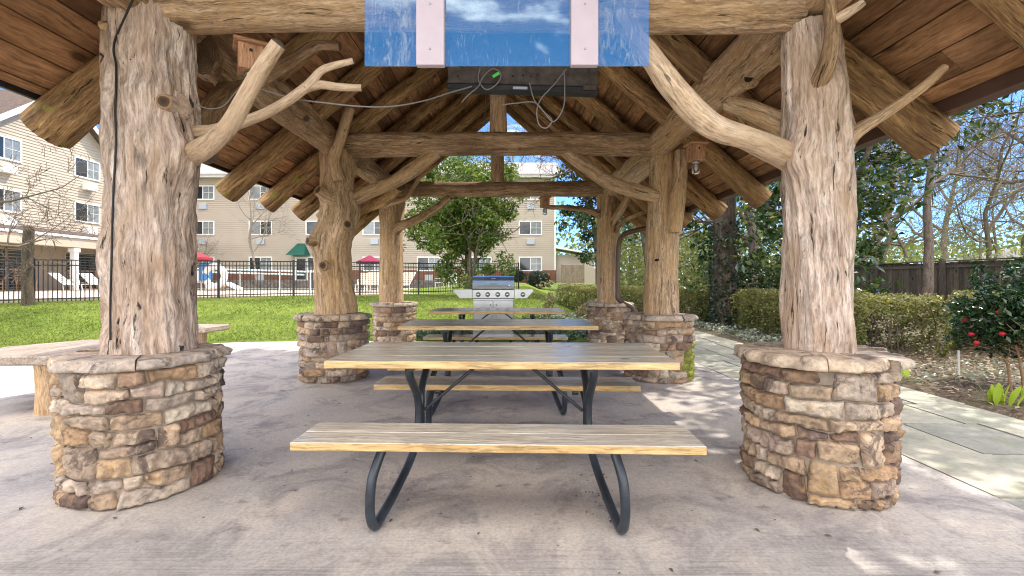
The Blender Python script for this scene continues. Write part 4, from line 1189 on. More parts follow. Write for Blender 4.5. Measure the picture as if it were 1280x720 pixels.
mb = MB(); a = .75
vs = [(X - .72, YB - .03, 3.15), (X + .72, YB - .03, 3.15), (X + .72, YB - 1.1, 3.1), (X - .72, YB - 1.1, 3.1), (X - .3, YB - .03, 4.05), (X + .3, YB - .03, 4.05)]
mb.add(vs, [(3, 2, 5, 4), (0, 3, 4), (2, 1, 5), (0, 1, 2, 3)]); mb.build('awning', ['green_cloth'], ho)
# gable wing
ya, yb_, yc = 23.2, 27.0, 30.6; ze, zr = 9.3, 12.35
def gcut(z):
    if z <= ze: return (ya, yc)
    t = (z - ze) / (zr - ze); return (ya + (yb_ - ya) * t, yc - (yc - yb_) * t)
mb = MB(); siding(mb, 'x', ya, yc, .6, zr, XW, cut=gcut)
siding(mb, 'x', 12, ya - .0, .6, 9.3, XW - 1.2); siding(mb, 'x', yc, YB + .5, .6, 9.3, XW - 1.2)
mb.add([(XW, yc, .6), (XW - 1.2, yc, .6), (XW - 1.2, yc, ze), (XW, yc, ze)], [(0, 1, 2, 3)])
mb.add([(XW, ya, .6), (XW - 1.2, ya, .6), (XW - 1.2, ya, ze), (XW, ya, ze)], [(0, 1, 2, 3)])
mb.build('gable_wall', ['siding_cream'], ho)
mb = MB()
sl = (zr - ze) / (yc - yb_)
for s, y0 in ((-1, ya), (1, yc)):
    ey = y0 + s * .55; ez = ze - .55 * sl
    vs = [(XW + .55, yb_, zr + .12), (XW - 8, yb_, zr + .12), (XW - 8, ey, ez + .12), (XW + .55, ey, ez + .12)]
    mb.add(vs + [(x, y, z - .11) for x, y, z in vs], [(0, 1, 2, 3), (7, 6, 5, 4), (0, 4, 5, 1), (2, 6, 7, 3), (3, 7, 4, 0)])
vs = [(XW - .5, 10, 9.35), (XW - .5, YB + 1, 9.35), (XW - 7, YB + 1, 11.9), (XW - 7, 10, 11.9)]
mb.add(vs + [(x, y, z - .1) for x, y, z in vs], [(0, 1, 2, 3), (7, 6, 5, 4), (0, 4, 5, 1)])
mb.build('gable_roof', ['roof_shingle'], ho)
mb = MB()
for s, y0 in ((-1, ya), (1, yc)):
    ey = y0 + s * .57; ez = ze - .57 * sl
    mb.obox((XW + .57, yb_, zr + .02), (XW + .57, ey, ez + .02), .04, .26)
    mb.obox((XW + .3, ey - s * .0, ez - .16), (XW + .3, ey - s * .55, ez - .16), .5, .05)
mb.box((XW + .02, yc - .06, .6), (XW + .08, yc + .06, 9.2), 0)
mb.build('rake_trim', ['trim_white'], ho)
for u in (24.15, 28.9):
    for z in (5.42, 8.2): window('x', u, z, 1.75, 1.25, XW, ho)
# porch
PXf = -24.4
mb = MB()
vs = [(XW, 12, 4.15), (XW, YB - .5, 4.15), (PXf - .1, YB - .5, 3.72), (PXf - .1, 12, 3.72)]
mb.add(vs + [(x, y, z - .09) for x, y, z in vs], [(0, 3, 2, 1), (4, 5, 6, 7), (3, 7, 6, 2)])
mb.build('porch_roof', ['roof_shingle'], ho)
mb = MB(); mb.box((PXf - .12, 12, 3.52), (PXf - .04, YB - .5, 3.66), 0, .01); mb.build('porch_gutter', ['trim_white'], ho)
mb = MB(); mb.box((PXf - .6, 12, 3.0), (PXf - .14, YB - .5, 3.51), 0, .01); mb.build('porch_beam', ['siding_cream'], ho)
mb = MB(); mb.box((XW - 1.1, 12, .55), (XW - .0, YB, 3.6), 0); mb.build('porch_wall', ['siding_cream'], ho)
for y in (17.5, 21.6, 25.75, 29.9):
    mb = MB(); mb.box((PXf - .5, y - .13, .58), (PXf - .22, y + .13, 2.95), 0, .01); mb.box((PXf - .55, y - .2, 2.75), (PXf - .18, y + .2, 2.98), 0, .01); mb.build('porch_column', ['trim_white'], ho)
for y, w in ((19.0, 1.9), (21.6, 1.9), (23.5, 1.6), (25.0, 1.5), (28.5, 2.2)):
    mb = MB()
    for (y0, y1, z0, z1) in ((y - w / 2, y - w / 2 + .08, .62, 2.9), (y + w / 2 - .08, y + w / 2, .62, 2.9), (y - w / 2 + .08, y + w / 2 - .08, 2.82, 2.9), (y - w / 2 + .08, y + w / 2 - .08, 1.7, 1.76)):
        mb.box((XW + .002, y0, z0), (XW + .07, y1, z1), 0, .004)
    f = mb.build('porch_window', ['siding_cream'], ho)
    mb = MB(); mb.box((XW + .003, y - w / 2 + .08, .64), (XW + .03, y + w / 2 - .08, 2.82), 0); mb.build('pane', ['glass_dark'], f)
# lean-to shed and gate beside the end of the hotel
sh = thing('lean_to_shed', 'small tan lean to shed with a sloping white roof beside the end of the hotel', 'shed', (4.8, 36.5, 1))
mb = MB(); siding(mb, 'y', 3.5, 6.6, .9, 3.2, 36.4); mb.box((3.5, 36.4, .9), (6.6, 39, 3.2)); mb.build('wall', ['siding_tan'], sh)
mb = MB(); mb.obox((3.47, 37.5, 3.75), (7.0, 37.5, 3.15), 3.2, .14); mb.build('roof', ['trim_white'], sh)
wg = thing('wooden_gate', 'weathered board gate before the small lean to shed', 'gate', (4.7, 35.4, 1))
mb = MB(); rr = random.Random(9)
for k in range(13):
    x = 3.85 + k * .125; mb.box((x, 35.4, .95), (x + .118, 35.43, 2.35), 0, .004, 2, k * 1.3, rr.random())
mb.build('board_panel', ['gate_wood'], wg)
for (x0, x1) in ((3.80, 3.85), (5.48, 5.6)):
    mb = MB(); mb.box((x0, 35.36, .9), (x1, 35.44, 2.4)); mb.build('gate_post', ['gate_wood'], wg)
lf = MB(); lf.prism([(0, 0), (1.0, 0), (1.0, 1.1), (0, 1.55)], -.03, .03, 0, Matrix(((.8, 0, -.6, 5.65), (-.6, 0, -.8, 35.3), (0, 1, 0, .9), (0, 0, 0, 1))))
tag(lf.build('board_fence', ['siding_tan']), 'short pale slanting board fence joining the weathered gate', 'fence')

# ------------------------------------------------------------------ poolside furniture
def chaise(name, label, loc, rz_, mat, fr, group=None):
    t = thing(name, label, 'lounge chair', loc, rz_, group)
    mb = MB()
    for s in (-.3, .3):
        mb.sweep([(s, -1.0, .33), (s, .1, .33), (s, .85, .95)], .025, 8, .2, 0, 0, 0, spl=False)
    mb.build('frame', [fr], t, False)
    for s in (-.3, .3):
        for y in (-.8, .15):
            mb = MB(); mb.sweep([(s, y, .33), (s, y - .06, 0)], .024, 8, .4, 0, 0, 0, spl=False); mb.build('leg', [fr], t, False)
        mb = MB(); mb.sweep([(s, -.25, .34), (s, -.2, .58), (s, .38, .58)], .02, 8, .3, 0, 0, 0, spl=False); mb.build('arm', [fr], t, False)
    mb = MB(); mb.box((-.29, -1.0, .335), (.29, .1, .36), 0, .005); mb.build('seat', [mat], t, False)
    mb = MB(); 
    for k in range(6): mb.obox((-.0, .12 + k * .125, .36 + k * .104), (0, .22 + k * .125, .44 + k * .104), .58, .02)
    mb.build('backrest', [mat], t, False)
    return t
Z0 = .59
chaise('lounge_chair', 'white slatted lounge chair with raised back, behind the iron fence beside the porch column', (P(88, 360, 25).x, 25, Z0), R(95), 'white_plastic', 'white_plastic', 'lounge chairs by the pool')
chaise('lounge_chair', 'white lounge chair half hidden behind the thick grey post', (P(122, 360, 25.5).x, 25.5, Z0), R(80), 'white_plastic', 'white_plastic', 'lounge chairs by the pool')
for x, d, rz_, lb in ((455, 24, 10, 'beige mesh lounge chair under the maroon umbrella'), (466, 22.5, 12, 'beige mesh lounge chair just beside the far golden post, pool umbrella behind'), (503, 22, -12, 'beige mesh lounge chair beyond the far golden post, next to the evergreen tree')):
    chaise('lounge_chair', lb, (P(x, 360, d).x, d, Z0), R(rz_), 'sling', 'trim_white', 'lounge chairs by the pool')
def umbrella(label, x, d, ytop, yedge, hw, mat, cat='umbrella'):
    c = P(x, ytop, d); t = thing('patio_umbrella', label, cat, (c.x, d, Z0))
    zt = c.z - Z0; ze_ = P(x, yedge, d).z - Z0; r = hw / F * d
    mb = MB(); vs = [(0, 0, zt)]; n = 8
    for k in range(n): vs.append((r * math.cos(k * math.pi / 4), r * math.sin(k * math.pi / 4), ze_))
    for k in range(n): vs.append((r * 1.0 * math.cos(k * math.pi / 4), r * math.sin(k * math.pi / 4), ze_ - .12))
    mb.add(vs, [(0, 1 + k, 1 + (k + 1) % n) for k in range(n)] + [(1 + k, 9 + k, 9 + (k + 1) % n, 1 + (k + 1) % n) for k in range(n)])
    mb.build('canopy', [mat], t, False)
    mb = MB(); mb.sweep([(0, 0, 0), (0, 0, zt)], .03, 8, 3, 0, 0, 0, 0, 0); mb.build('pole', ['chair_wood'], t, False)
umbrella('bright red patio umbrella beside the thick grey post', 238, 24, 311, 322, 24, 'red_cloth')
umbrella('maroon patio umbrella behind the far golden post', 462, 26, 319, 327, 17, 'maroon_cloth')
umbrella('dark patio umbrella closed low by the porch', 134, 25, 320, 330, 9, 'dark_plastic')
def rocker(label, x, d, rz_):
    t = thing('rocking_chair', label, 'rocking chair', (x, d, Z0), rz_, 'rocking chairs on the porch')
    mb = MB(); mb.box((-.28, -.26, .40), (.28, .26, .44), 0, .01); mb.build('seat', ['chair_wood'], t, False)
    mb = MB()
    for k in range(5): mb.box((-.25, .24 + k * .03, .52 + k * .13), (.25, .26 + k * .03, .60 + k * .13))
    for s in (-.28, .28): mb.obox((s, .22, .4), (s, .40, 1.18), .04, .04)
    mb.build('backrest', ['chair_wood'], t, False)
    for s in (-.27, .27):
        mb = MB(); mb.sweep([(s, -.45, .07), (s, 0, .02), (s, .5, .1)], .02, 6, .2, 0, 0, 0); mb.build('rocker', ['chair_wood'], t, False)
        mb = MB(); mb.obox((s, -.3, .62), (s, .28, .62), .06, .03); mb.build('arm', ['chair_wood'], t, False)
        for y in (-.24, .22): mb = MB(); mb.obox((s, y, .03), (s, y, .62), .035, .035); mb.build('leg', ['chair_wood'], t, False)
    return t
r0 = rocker('dark rocking chair on the porch before the rough wooden pole, at the photo edge', -25.6, 22.4, R(85))
dup(r0, (-25.5, 23.9, Z0), R(95), 'dark rocking chair on the porch just beyond the rough wooden pole')
dup(r0, (-25.6, 26.8, Z0), R(88), 'dark rocking chair on the porch right behind the porch column')
dup(r0, (-25.4, 28.4, Z0), R(100), 'dark rocking chair at the shaded end of the porch near the thick grey post')
def patio_chair(label, x, d, rz_, mat='white_plastic'):
    t = thing('patio_chair', label, 'patio chair', (x, d, Z0), rz_, 'patio chairs by the pool')
    mb = MB(); mb.box((-.26, -.25, .42), (.26, .25, .45), 0, .01); mb.build('seat', [mat], t, False)
    mb = MB(); mb.obox((0, .24, .46), (0, .42, 1.0), .5, .025); mb.build('backrest', [mat], t, False)
    for s in (-.25, .25):
        for y in (-.22, .24): mb = MB(); mb.obox((s, y, 0), (s, y, .43), .035, .035); mb.build('leg', [mat], t, False)
        mb = MB(); mb.obox((s, -.25, .66), (s, .3, .66), .05, .03); mb.build('arm', [mat], t, False)
    return t
pc0 = patio_chair('pale patio chair standing apart behind the iron fence, facing the table under the evergreen tree', P(551, 360, 25).x, 25, R(-100))
dup(pc0, (P(566, 360, 26.5).x, 26.5, Z0), R(10), 'pale patio chair behind the table under the evergreen tree')
dup(pc0, (P(590, 360, 25).x, 25, Z0), R(100), 'pale patio chair against the evergreen tree stems')
dup(pc0, (P(248, 360, 24.5).x, 24.5, Z0), R(60), 'pale patio chair under the bright red umbrella')
t = thing('patio_table', 'pale patio table under the evergreen tree', 'table', (P(572, 360, 25).x, 25, Z0))
mb = MB(); mb.lathe((0, 0, .68), [(.001, .04), (.6, .04), (.6, 0), (.001, 0)], 20); mb.build('tabletop', ['sling'], t, False)
for k in range(4):
    mb = MB(); a = k * 1.57 + .8; mb.obox((.45 * math.cos(a), .45 * math.sin(a), 0), (.38 * math.cos(a), .38 * math.sin(a), .68), .04, .04); mb.build('leg', ['sling'], t, False)
# slide
c = P(272, 362, 24.6)
t = thing('pool_slide', 'white coiled pool slide with a blue ladder end at the edge of the pool', 'slide', (c.x, 24.6, Z0))
mb = MB(); pts = [(.62 * math.cos(a), .28 * a / 3 - .4, .75 + .55 * math.sin(a)) for a in [x * .3 for x in range(-6, 18)]]
mb.sweep(pts, .17, 10, .12, 0, 0, 0); mb.build('tube', ['white_plastic'], t, False)
mb = MB(); mb.box((-.85, -.3, .55), (-.45, .3, 1.5), 0, .05); mb.build('ladder_panel', ['blue_plastic'], t, False)
mb = MB(); mb.obox((.5, 0, .42), (1.3, -.1, .08), .5, .1); mb.build('chute', ['white_plastic'], t, False)
for s in (-.5, .3):
    mb = MB(); mb.obox((s, 0, 0), (s, 0, .6), .16, .16); mb.build('support_leg', ['sling'], t, False)
t = thing('pool_rail', 'long white double rail sloping gently along the far side of the pool', 'rail', (P(320, 345, 31).x, 31, Z0))
for (ya_, yb2) in ((335.5, 340), (339.5, 343.5)):
    mb = MB(); mb.sweep([P(236, ya_, 31), P(395 if ya_ < 337 else 380, yb2, 31)], .055, 8, 3, 0, 0, 0, 0, 0); mb.build('rail', ['white_plastic'], t)
for x in (240, 300, 350, 388):
    mb = MB(); a = P(x, 339, 31); mb.box((a.x - .03, 30.97, Z0 - .02), (a.x + .03, 31.03, a.z)); mb.build('post', ['white_plastic'], t)

# ------------------------------------------------------------------ wooden fence
wf = thing('wooden_fence', 'dark weathered board fence along the bed, beyond the hedge', 'fence', (12.6, 14, 0))
rr = random.Random(12); y = 6.0; k = 0
while y < 32:
    mb = MB(); mb.box((12.42, y - .055, gz(12.6, y) - .1), (12.53, y + .055, gz(12.6, y) + 1.78), 0, .008, 2, k * 3.1, rr.random()); mb.build('post', ['fence_wood'], wf)
    mb = MB(); yy = y - .02
    while yy < y + 2.33:
        w = .135; z = gz(12.6, yy); mb.box((12.56, yy, z + .03), (12.58, yy + w - .004, z + 1.68 + rr.uniform(-.01, .01)), 0, .003, 2, rr.uniform(0, 90), rr.random()); yy += w
    for hz in (.35, 1.52): mb.box((12.535, y + .06, gz(12.6, y) + hz), (12.558, y + 2.34, gz(12.6, y) + hz + .09), 0, .004, 1, k * 2.2)
    mb.box((12.50, y + .06, gz(12.6, y) + 1.70), (12.62, y + 2.34, gz(12.6, y) + 1.735), 0, .004, 1, k * 2.9)
    mb.build('board_panel', ['fence_wood'], wf)
    y += 2.4; k += 1
# neighbour house roof beyond the fence
nh = thing('neighbour_house', 'pale low house roof showing over the board fence among bare trees', 'house', (34, 30, 0))
mb = MB(); mb.box((32, 26, .2), (47, 34, 2.33)); mb.build('wall', ['siding_cream'], nh)
mb = MB(); vs = [(31, 25.4, 2.3), (48, 25.4, 2.3), (46, 30, 3.35), (33, 30, 3.35), (48, 34.6, 2.3), (31, 34.6, 2.3)]
mb.add(vs, [(0, 1, 2, 3), (3, 2, 4, 5), (0, 3, 5), (1, 4, 2)]); mb.build('roof', ['roof_grey'], nh)

# ------------------------------------------------------------------ vegetation
def evergreen(name, label, base, height, r0, crown_c, crown_r, nclump, per, leaf, mat, seed, bark='twig', cr=.45, levels=2, cat='tree', lean=(0, 0), stems=1, shell=.45, group=None, first=.3):
    rng = np.random.default_rng(seed)
    t = thing(name, label, cat, base, 0, group)
    mb = MB(); tips = []
    for s_ in range(stems):
        ln = (lean[0] + rng.normal() * .18 * (stems > 1), lean[1] + rng.normal() * .18 * (stems > 1))
        polys, tp = skeleton(rng, (base[0] + rng.normal() * .12 * (stems > 1), base[1] + rng.normal() * .12 * (stems > 1), base[2] - .08), height * (.9 if stems > 1 else 1), r0, levels, .65, (4, 7), .12, .12, ln, first)
        skel_mesh(mb, polys); tips += tp
    mb.build('trunk', [bark], t)
    cc = np.array(crown_c); crr = np.array(crown_r)
    p = rng.normal(size=(nclump, 3)); p /= np.linalg.norm(p, axis=1)[:, None]
    p *= (shell + (1 - shell) * rng.uniform(0, 1, nclump))[:, None]
    ctr = cc + p * crr * (1 + .18 * rng.normal(size=(nclump, 1)))
    tp = np.array([list(q) for q in tips]); ins = (((tp - cc) / (crr * 1.15)) ** 2).sum(1) < 1.2
    if ins.any(): ctr = np.concatenate([ctr, tp[ins][:nclump // 2]])
    ctr = ctr[ctr[:, 2] > base[2] + .15]
    C = clump_points(rng, ctr, per, cr * rng.uniform(.6, 1.3, len(ctr)))
    tn = np.clip(.5 + .28 * rng.normal(size=len(C)), 0, 1)
    leaf_mesh('crown', C, leaf, rng, mat, t, up=.5, aspect=.48, tint=tn)
    return t
# evergreen on the lawn
b = P(588, 369, 18); b.z = gz(b.x, 18)
evergreen('evergreen_tree', 'bushy broadleaf evergreen tree with several thin stems on the lawn before the hotel', (b.x, 18, b.z), 5.2, .075, (b.x - .55, 18, 3.75), (2.15, 1.6, 2.9), 190, 105, .16, 'leaf_ever', 21, 'twig', .45, stems=4, shell=.25, first=.25)
# sapling
b = P(684, 388, 11); z = gz(b.x, 11)
evergreen('sapling', 'slim leafy sapling on the lawn beside the grill', (b.x, 11, z), 1.05, .014, (b.x, 11, z + .62), (.2, .2, .58), 26, 12, .085, 'leaf_pale', 22, 'twig', .10, cat='plant', levels=1)
# magnolias
evergreen('magnolia_tree', 'dark glossy magnolia right behind the post with the slender cut branch', (6.6, 9.8, 0), 5.2, .11, (6.4, 9.6, 3.3), (1.85, 1.5, 2.1), 84, 48, .19, 'leaf_magnolia', 23, 'twig', .42, shell=.5, lean=(-.05, 0), first=.4)
evergreen('magnolia_tree', 'spreading magnolia branches with bright leaf tops, left of the forked trunk beyond the hedge', (7.4, 14.5, .1), 6.2, .17, (6.2, 14, 4.0), (3.1, 2.2, 2.6), 70, 34, .21, 'leaf_magnolia', 24, 'twig', .5, shell=.4, first=.4)
evergreen('magnolia_tree', 'dark magnolia standing between the end of the hotel and the downspout', (4.0, 21, .5), 8.5, .15, (3.9, 21, 5.3), (1.8, 1.6, 3.6), 80, 60, .24, 'leaf_magnolia', 25, 'twig', .55)
evergreen('magnolia_tree', 'tall magnolia whose leafy bough hangs against the sky beyond the roof gutter', (10.3, 11.5, 0), 6.5, .13, (9.6, 10.6, 5.2), (2.4, 1.8, 1.6), 46, 26, .2, 'leaf_magnolia', 26, 'twig', .40, shell=.4, first=.5)
evergreen('shrub', 'dense dark evergreen shrub under the magnolias behind the hedge', (6.9, 12.2, .1), 1.3, .04, (6.9, 12.4, 1.05), (1.7, 1.1, 1.0), 80, 70, .12, 'leaf_magnolia', 27, 'twig', .35, cat='shrub')
evergreen('magnolia_tree', 'high magnolia crown whose dappled shade falls over the flagstone path', (11.2, 5.2, 0), 7.8, .10, (6.7, 6.1, 6.3), (3.1, 3.0, 1.3), 100, 48, .2, 'leaf_magnolia', 28, 'twig', .42, shell=.2, lean=(-.45, 0), first=.5)
# ivy trunk
b = P(905, 408, 11.3)
iv = thing('ivy_tree', 'straight dark tree trunk wrapped in ivy at its foot, before the hedge', 'tree', (b.x, 11.3, 0))
mb = MB(); mb.sweep([(b.x, 11.3, -.1), (b.x + .01, 11.3, .5), (b.x + .02, 11.3, 2), (b.x + .05, 11.35, 5), (b.x + .1, 11.4, 8.5)], [.36, .29, .265, .25, .18], 28, .12, .09, 5, 0, None, None, twist=.1)
rng = np.random.default_rng(31)
polys, tips = skeleton(rng, (b.x + .07, 11.35, 5.0), 4.2, .17, 3, .75, (4, 6), .1, .14, (0, 0), .1); skel_mesh(mb, polys); mb.build('trunk', ['dark_bark'], iv)
n = 2600; zz = rng.uniform(0, 1, n) ** 1.7 * 2.6; a = rng.uniform(0, 6.283, n); r = .30 + .05 * rng.uniform(0, 1, n) + .22 * np.exp(-zz / .18) * rng.uniform(.2, 1, n)
C = np.stack([b.x + r * np.cos(a), 11.3 + r * np.sin(a), zz], 1); leaf_mesh('ivy', C, .075, rng, 'leaf_ivy', iv, up=.2, aspect=.8)
tp = np.array([list(q) for q in tips]); C = clump_points(rng, tp, 26, .42); leaf_mesh('crown', C, .17, rng, 'leaf_magnolia', iv)

# hedge
def hedge(label, cl, w, h, n, mat, seed, leaf):
    rng = np.random.default_rng(seed)
    t = thing('clipped_hedge', label, 'hedge', (cl[0][0], cl[0][1], 0))
    cl = np.array(cl); seg = np.linalg.norm(np.diff(cl, axis=0), axis=1); cum = np.concatenate([[0], np.cumsum(seg)])
    s = rng.uniform(0, cum[-1], n); X = np.interp(s, cum, cl[:, 0]); Y = np.interp(s, cum, cl[:, 1])
    i = np.clip(np.searchsorted(cum, s) - 1, 0, len(seg) - 1); dx = np.diff(cl[:, 0])[i] / seg[i]; dy = np.diff(cl[:, 1])[i] / seg[i]
    u = rng.uniform(-1, 1, n); v = rng.uniform(.04, 1, n)
    face = rng.integers(0, 3, n); depth = rng.uniform(0, 1, n) ** 2 * .22
    u = np.where(face == 0, u, np.where(face == 1, -1, 1) * (1 - depth)); v = np.where(face == 0, 1 - depth * 1.2, v)
    wob = np.array([noise.noise(Vector((q * 1.6, seed, 0))) for q in s]) * .07 + np.array([noise.noise(Vector((x * 4, y * 4, z * 4))) for x, y, z in zip(X, Y, v)]) * .10
    rnd = 1 - .25 * np.clip(v - .75, 0, 1) * 2
    off = u * w * rnd + wob
    Z = v * h + wob * .8 + rng.normal(size=n) * .012
    C = np.stack([X - dy * off, Y + dx * off, Z + np.array([gz(x, y) for x, y in zip(X, Y)])], 1)
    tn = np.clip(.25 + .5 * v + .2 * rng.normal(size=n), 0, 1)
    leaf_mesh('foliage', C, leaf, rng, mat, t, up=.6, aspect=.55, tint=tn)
    mb = MB()
    for k in range(240):
        s0 = rng.uniform(0, cum[-1]); x = np.interp(s0, cum, cl[:, 0]) + rng.normal() * w * .3; y_ = np.interp(s0, cum, cl[:, 1]) + rng.normal() * w * .3
        mb.sweep([(x, y_, gz(x, y_)), (x + rng.normal() * .08, y_ + rng.normal() * .08, h * .45), (x + rng.normal() * .2, y_ + rng.normal() * .2, h * .86)], [.014, .010, .005], 4, .3, 0, k)
    mb.build('stems', ['dark_bark'], t)
    return t
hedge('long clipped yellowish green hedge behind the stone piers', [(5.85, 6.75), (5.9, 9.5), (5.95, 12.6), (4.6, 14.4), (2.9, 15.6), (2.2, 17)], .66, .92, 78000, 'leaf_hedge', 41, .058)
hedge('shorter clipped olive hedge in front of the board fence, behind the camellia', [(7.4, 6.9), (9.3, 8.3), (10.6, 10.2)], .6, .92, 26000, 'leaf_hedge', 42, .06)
# camellia
rng = np.random.default_rng(51)
cb = (5.22, 4.75, .02)
t = evergreen('camellia_bush', 'dark glossy camellia bush with a few red blooms and tan stems at the bed edge', cb, .78, .018, (5.3, 4.8, .88), (.54, .5, .44), 140, 30, .072, 'leaf_camellia', 52, 'stem_brown', .13, cat='shrub', stems=5, levels=1, shell=.35, first=.5)
for k in range(9):
    a = rng.uniform(2.6, 5.2); c = (5.3 + .46 * math.cos(a), 4.8 + .46 * math.sin(a), rng.uniform(.42, .85))
    mb = MB(); mb.lathe(c, [(.001, .018), (.014, .022), (.026, .010), (.028, -.004), (.018, -.018), (.001, -.022)], 9); mb.build('bloom', ['red_petal'], t)
# bright young plants
def tuft(label, x, y, n, h, seed):
    rng = np.random.default_rng(seed); z = gz(x, y)
    t = thing('hosta_plant', label, 'plant', (x, y, z)); mb = MB()
    vs = []; fs = []
    for k in range(n):
        a = rng.uniform(0, 6.28); l = h * rng.uniform(.7, 1.15); tl = rng.uniform(.1, .5); w = l * .16
        bx_ = rng.normal() * .05; by_ = rng.normal() * .05; dx, dy = math.cos(a), math.sin(a); o = len(vs)
        for i, (tt, ww) in enumerate(((0, .25), (.3, .8), (.6, 1), (.85, .6), (1, .02))):
            px = bx_ + dx * l * tl * tt ** 1.5; py = by_ + dy * l * tl * tt ** 1.5; pz = l * tt * (1 - .25 * tl * tt)
            for s_ in (-1, 1): vs.append((px - dy * w * ww * s_, py + dx * w * ww * s_, pz + .01))
        fs += [(o + 2 * i, o + 2 * i + 1, o + 2 * i + 3, o + 2 * i + 2) for i in range(4)]
    mb.add(vs, fs, 0, True, tint=.6); mb.build('leaves', ['leaf_hosta'], t, False)
tuft('clump of fresh upright yellow green leaves at the path edge below the camellia', 4.52, 4.22, 13, .19, 61)
tuft('smaller fresh green leaf clump next to the camellia stems at the photo edge', 4.78, 4.16, 9, .2, 62)
tuft('small yellow green leaf clump showing beside the cap stones of the pier', 4.55, 5.35, 9, .17, 63)
mb = MB(); mb.sweep([(5.25, 5.35, 0), (5.25, 5.35, .34)], .011, 8, .5, 0, 0, 0, 0, 0); tag(mb.build('riser_pipe', ['white_plastic']), 'thin white sprinkler pipe standing in the bed', 'pipe')
# ground covers
def cover(label, poly, n, h, leaf, mat, seed):
    rng = np.random.default_rng(seed); poly = np.array(poly); lo = poly.min(0); hi = poly.max(0)
    X = rng.uniform(lo[0], hi[0], n); Y = rng.uniform(lo[1], hi[1], n)
    ins = np.zeros(n, bool); j = len(poly) - 1
    for i in range(len(poly)):
        a, b_ = poly[i], poly[j]; c = ((a[1] > Y) != (b_[1] > Y)) & (X < (b_[0] - a[0]) * (Y - a[1]) / (b_[1] - a[1] + 1e-9) + a[0]); ins ^= c; j = i
    X = X[ins]; Y = Y[ins]; m_ = len(X)
    Z = np.array([gz(x, y) + h * (.55 + .5 * noise.noise(Vector((x * 2.5, y * 2.5, seed)))) for x, y in zip(X, Y)]) * 1.0 - rng.uniform(0, .5, m_) * h
    tag(leaf_mesh('ground_cover', np.stack([X, Y, Z], 1), leaf, rng, mat, up=1.0, aspect=.5), label, kind='stuff')
cover('silvery green ground cover before the hedge', [(4.38, 7.2), (5.5, 7.2), (5.4, 12.6), (3.2, 14.6), (2.4, 13), (4.38, 12)], 16000, .20, .065, 'leaf_cover', 71)
cover('blue green ground cover behind the grill', [(-2.1, 8.85), (2.2, 8.7), (2.6, 10.8), (1.0, 11.2), (-2.1, 9.8)], 11000, .24, .065, 'leaf_bluecover', 72)
cover('silvery ground cover at the lawn edge', [(.4, 11.3), (3.0, 10.9), (3.3, 13.2), (.9, 12.7)], 6000, .16, .065, 'leaf_cover', 73)
cover('scattered low greenery in the mulch before the clipped hedge', [(4.45, 4.9), (5.4, 5.2), (7.2, 5.6), (7.2, 6.6), (5.2, 6.3), (4.45, 7.2)], 1500, .08, .06, 'leaf_cover', 74)
# pale shrub
rng = np.random.default_rng(81); b = P(747, 388, 12.6); z = gz(b.x, 12.6)
t = thing('grass_shrub', 'rounded pale dry shrub beside the far stone pier', 'shrub', (b.x, 12.6, z))
a = rng.normal(size=(5200, 3)); a[:, 2] = abs(a[:, 2]); a /= np.linalg.norm(a, axis=1)[:, None]
rad = rng.uniform(.35, 1, 5200) ** .6
C = np.array([b.x, 12.6, z]) + a * rad[:, None] * np.array([.68, .6, .62])
leaf_mesh('foliage', C, .13, rng, 'leaf_pale', t, up=0, aspect=.12, dirs=a)
mb = MB()
for k in range(40): mb.sweep([(b.x, 12.6, z), (b.x + a[k, 0] * .5, 12.6 + a[k, 1] * .5, z + .5 * a[k, 2])], [.008, .003], 4, 1, 0, 0); 
mb.build('stems', ['twig'], t)
# boxwoods by the hotel
for x, lb, r in ((646, 'small round dark boxwood under the hotel window, beside the grill hood', .55), (673, 'larger round dark boxwood at the brick base by the slim sapling', .85)):
    bx_ = P(x, 352, 34.8); z = gz(bx_.x, 34.8)
    evergreen('boxwood', lb, (bx_.x, 34.8, z), .8, .05, (bx_.x, 34.8, z + r * .8), (r, r, r * .85), 110, 40, .13, 'leaf_ivy', 90 + x, 'twig', .25, cat='shrub', levels=1, shell=.7)
# bare trees
def bare(label, x, y, h, r0, seed, group=None, levels=4, lean=(0, 0), bark='twig', kids=(5, 7), first=.3, leafy=0, spread=.6):
    rng = np.random.default_rng(seed); z = gz(x, y)
    t = thing('bare_tree', label, 'tree', (x, y, z), 0, group); mb = MB()
    polys, tips = skeleton(rng, (x, y, z - .1), h, r0, levels, spread, kids, .18, .17, lean, first)
    skel_mesh(mb, polys, minr=.006); mb.build('trunk', [bark], t)
    if leafy:
        tp = np.array([list(q) for q in tips]); tp = tp[tp[:, 2] < z + h * .8]
        C = clump_points(rng, tp, leafy, .5); leaf_mesh('crown', C, .10, rng, 'leaf_light', t)
    return t
gp = 'bare trees beyond the board fence'
bare('thin bare tree rising just beyond the post with the slender cut branch', 15.9, 20, 7.5, .10, 101, gp, leafy=2)
bare('slim straight bare tree, second from the grey post beyond the fence', 18.2, 20.5, 8, .09, 102, gp, leafy=2)
bare('pair stemmed bare tree in the middle of the gap between post and camellia', 19.5, 19, 8, .11, 103, gp, leafy=2)
bare('taller bare tree with ivy green stem above the camellia bush', 21.0, 18.6, 8.5, .16, 104, gp, leafy=5)
bare('large bare tree with heavy crooked limbs reaching in from the photo edge', 24.5, 18.5, 9.5, .32, 105, gp, lean=(-.18, 0), spread=.75, first=.2)
bare('bare tree far behind the neighbour house roof', 38, 40, 13, .3, 106, gp)
bare('bare tree towering far beyond the fence corner', 27, 36, 14, .26, 107, gp)
bare('pale forked bare trunk behind the ivy wrapped trunk', 8.0, 16.0, 8, .22, 108, None, first=.3, spread=.5)
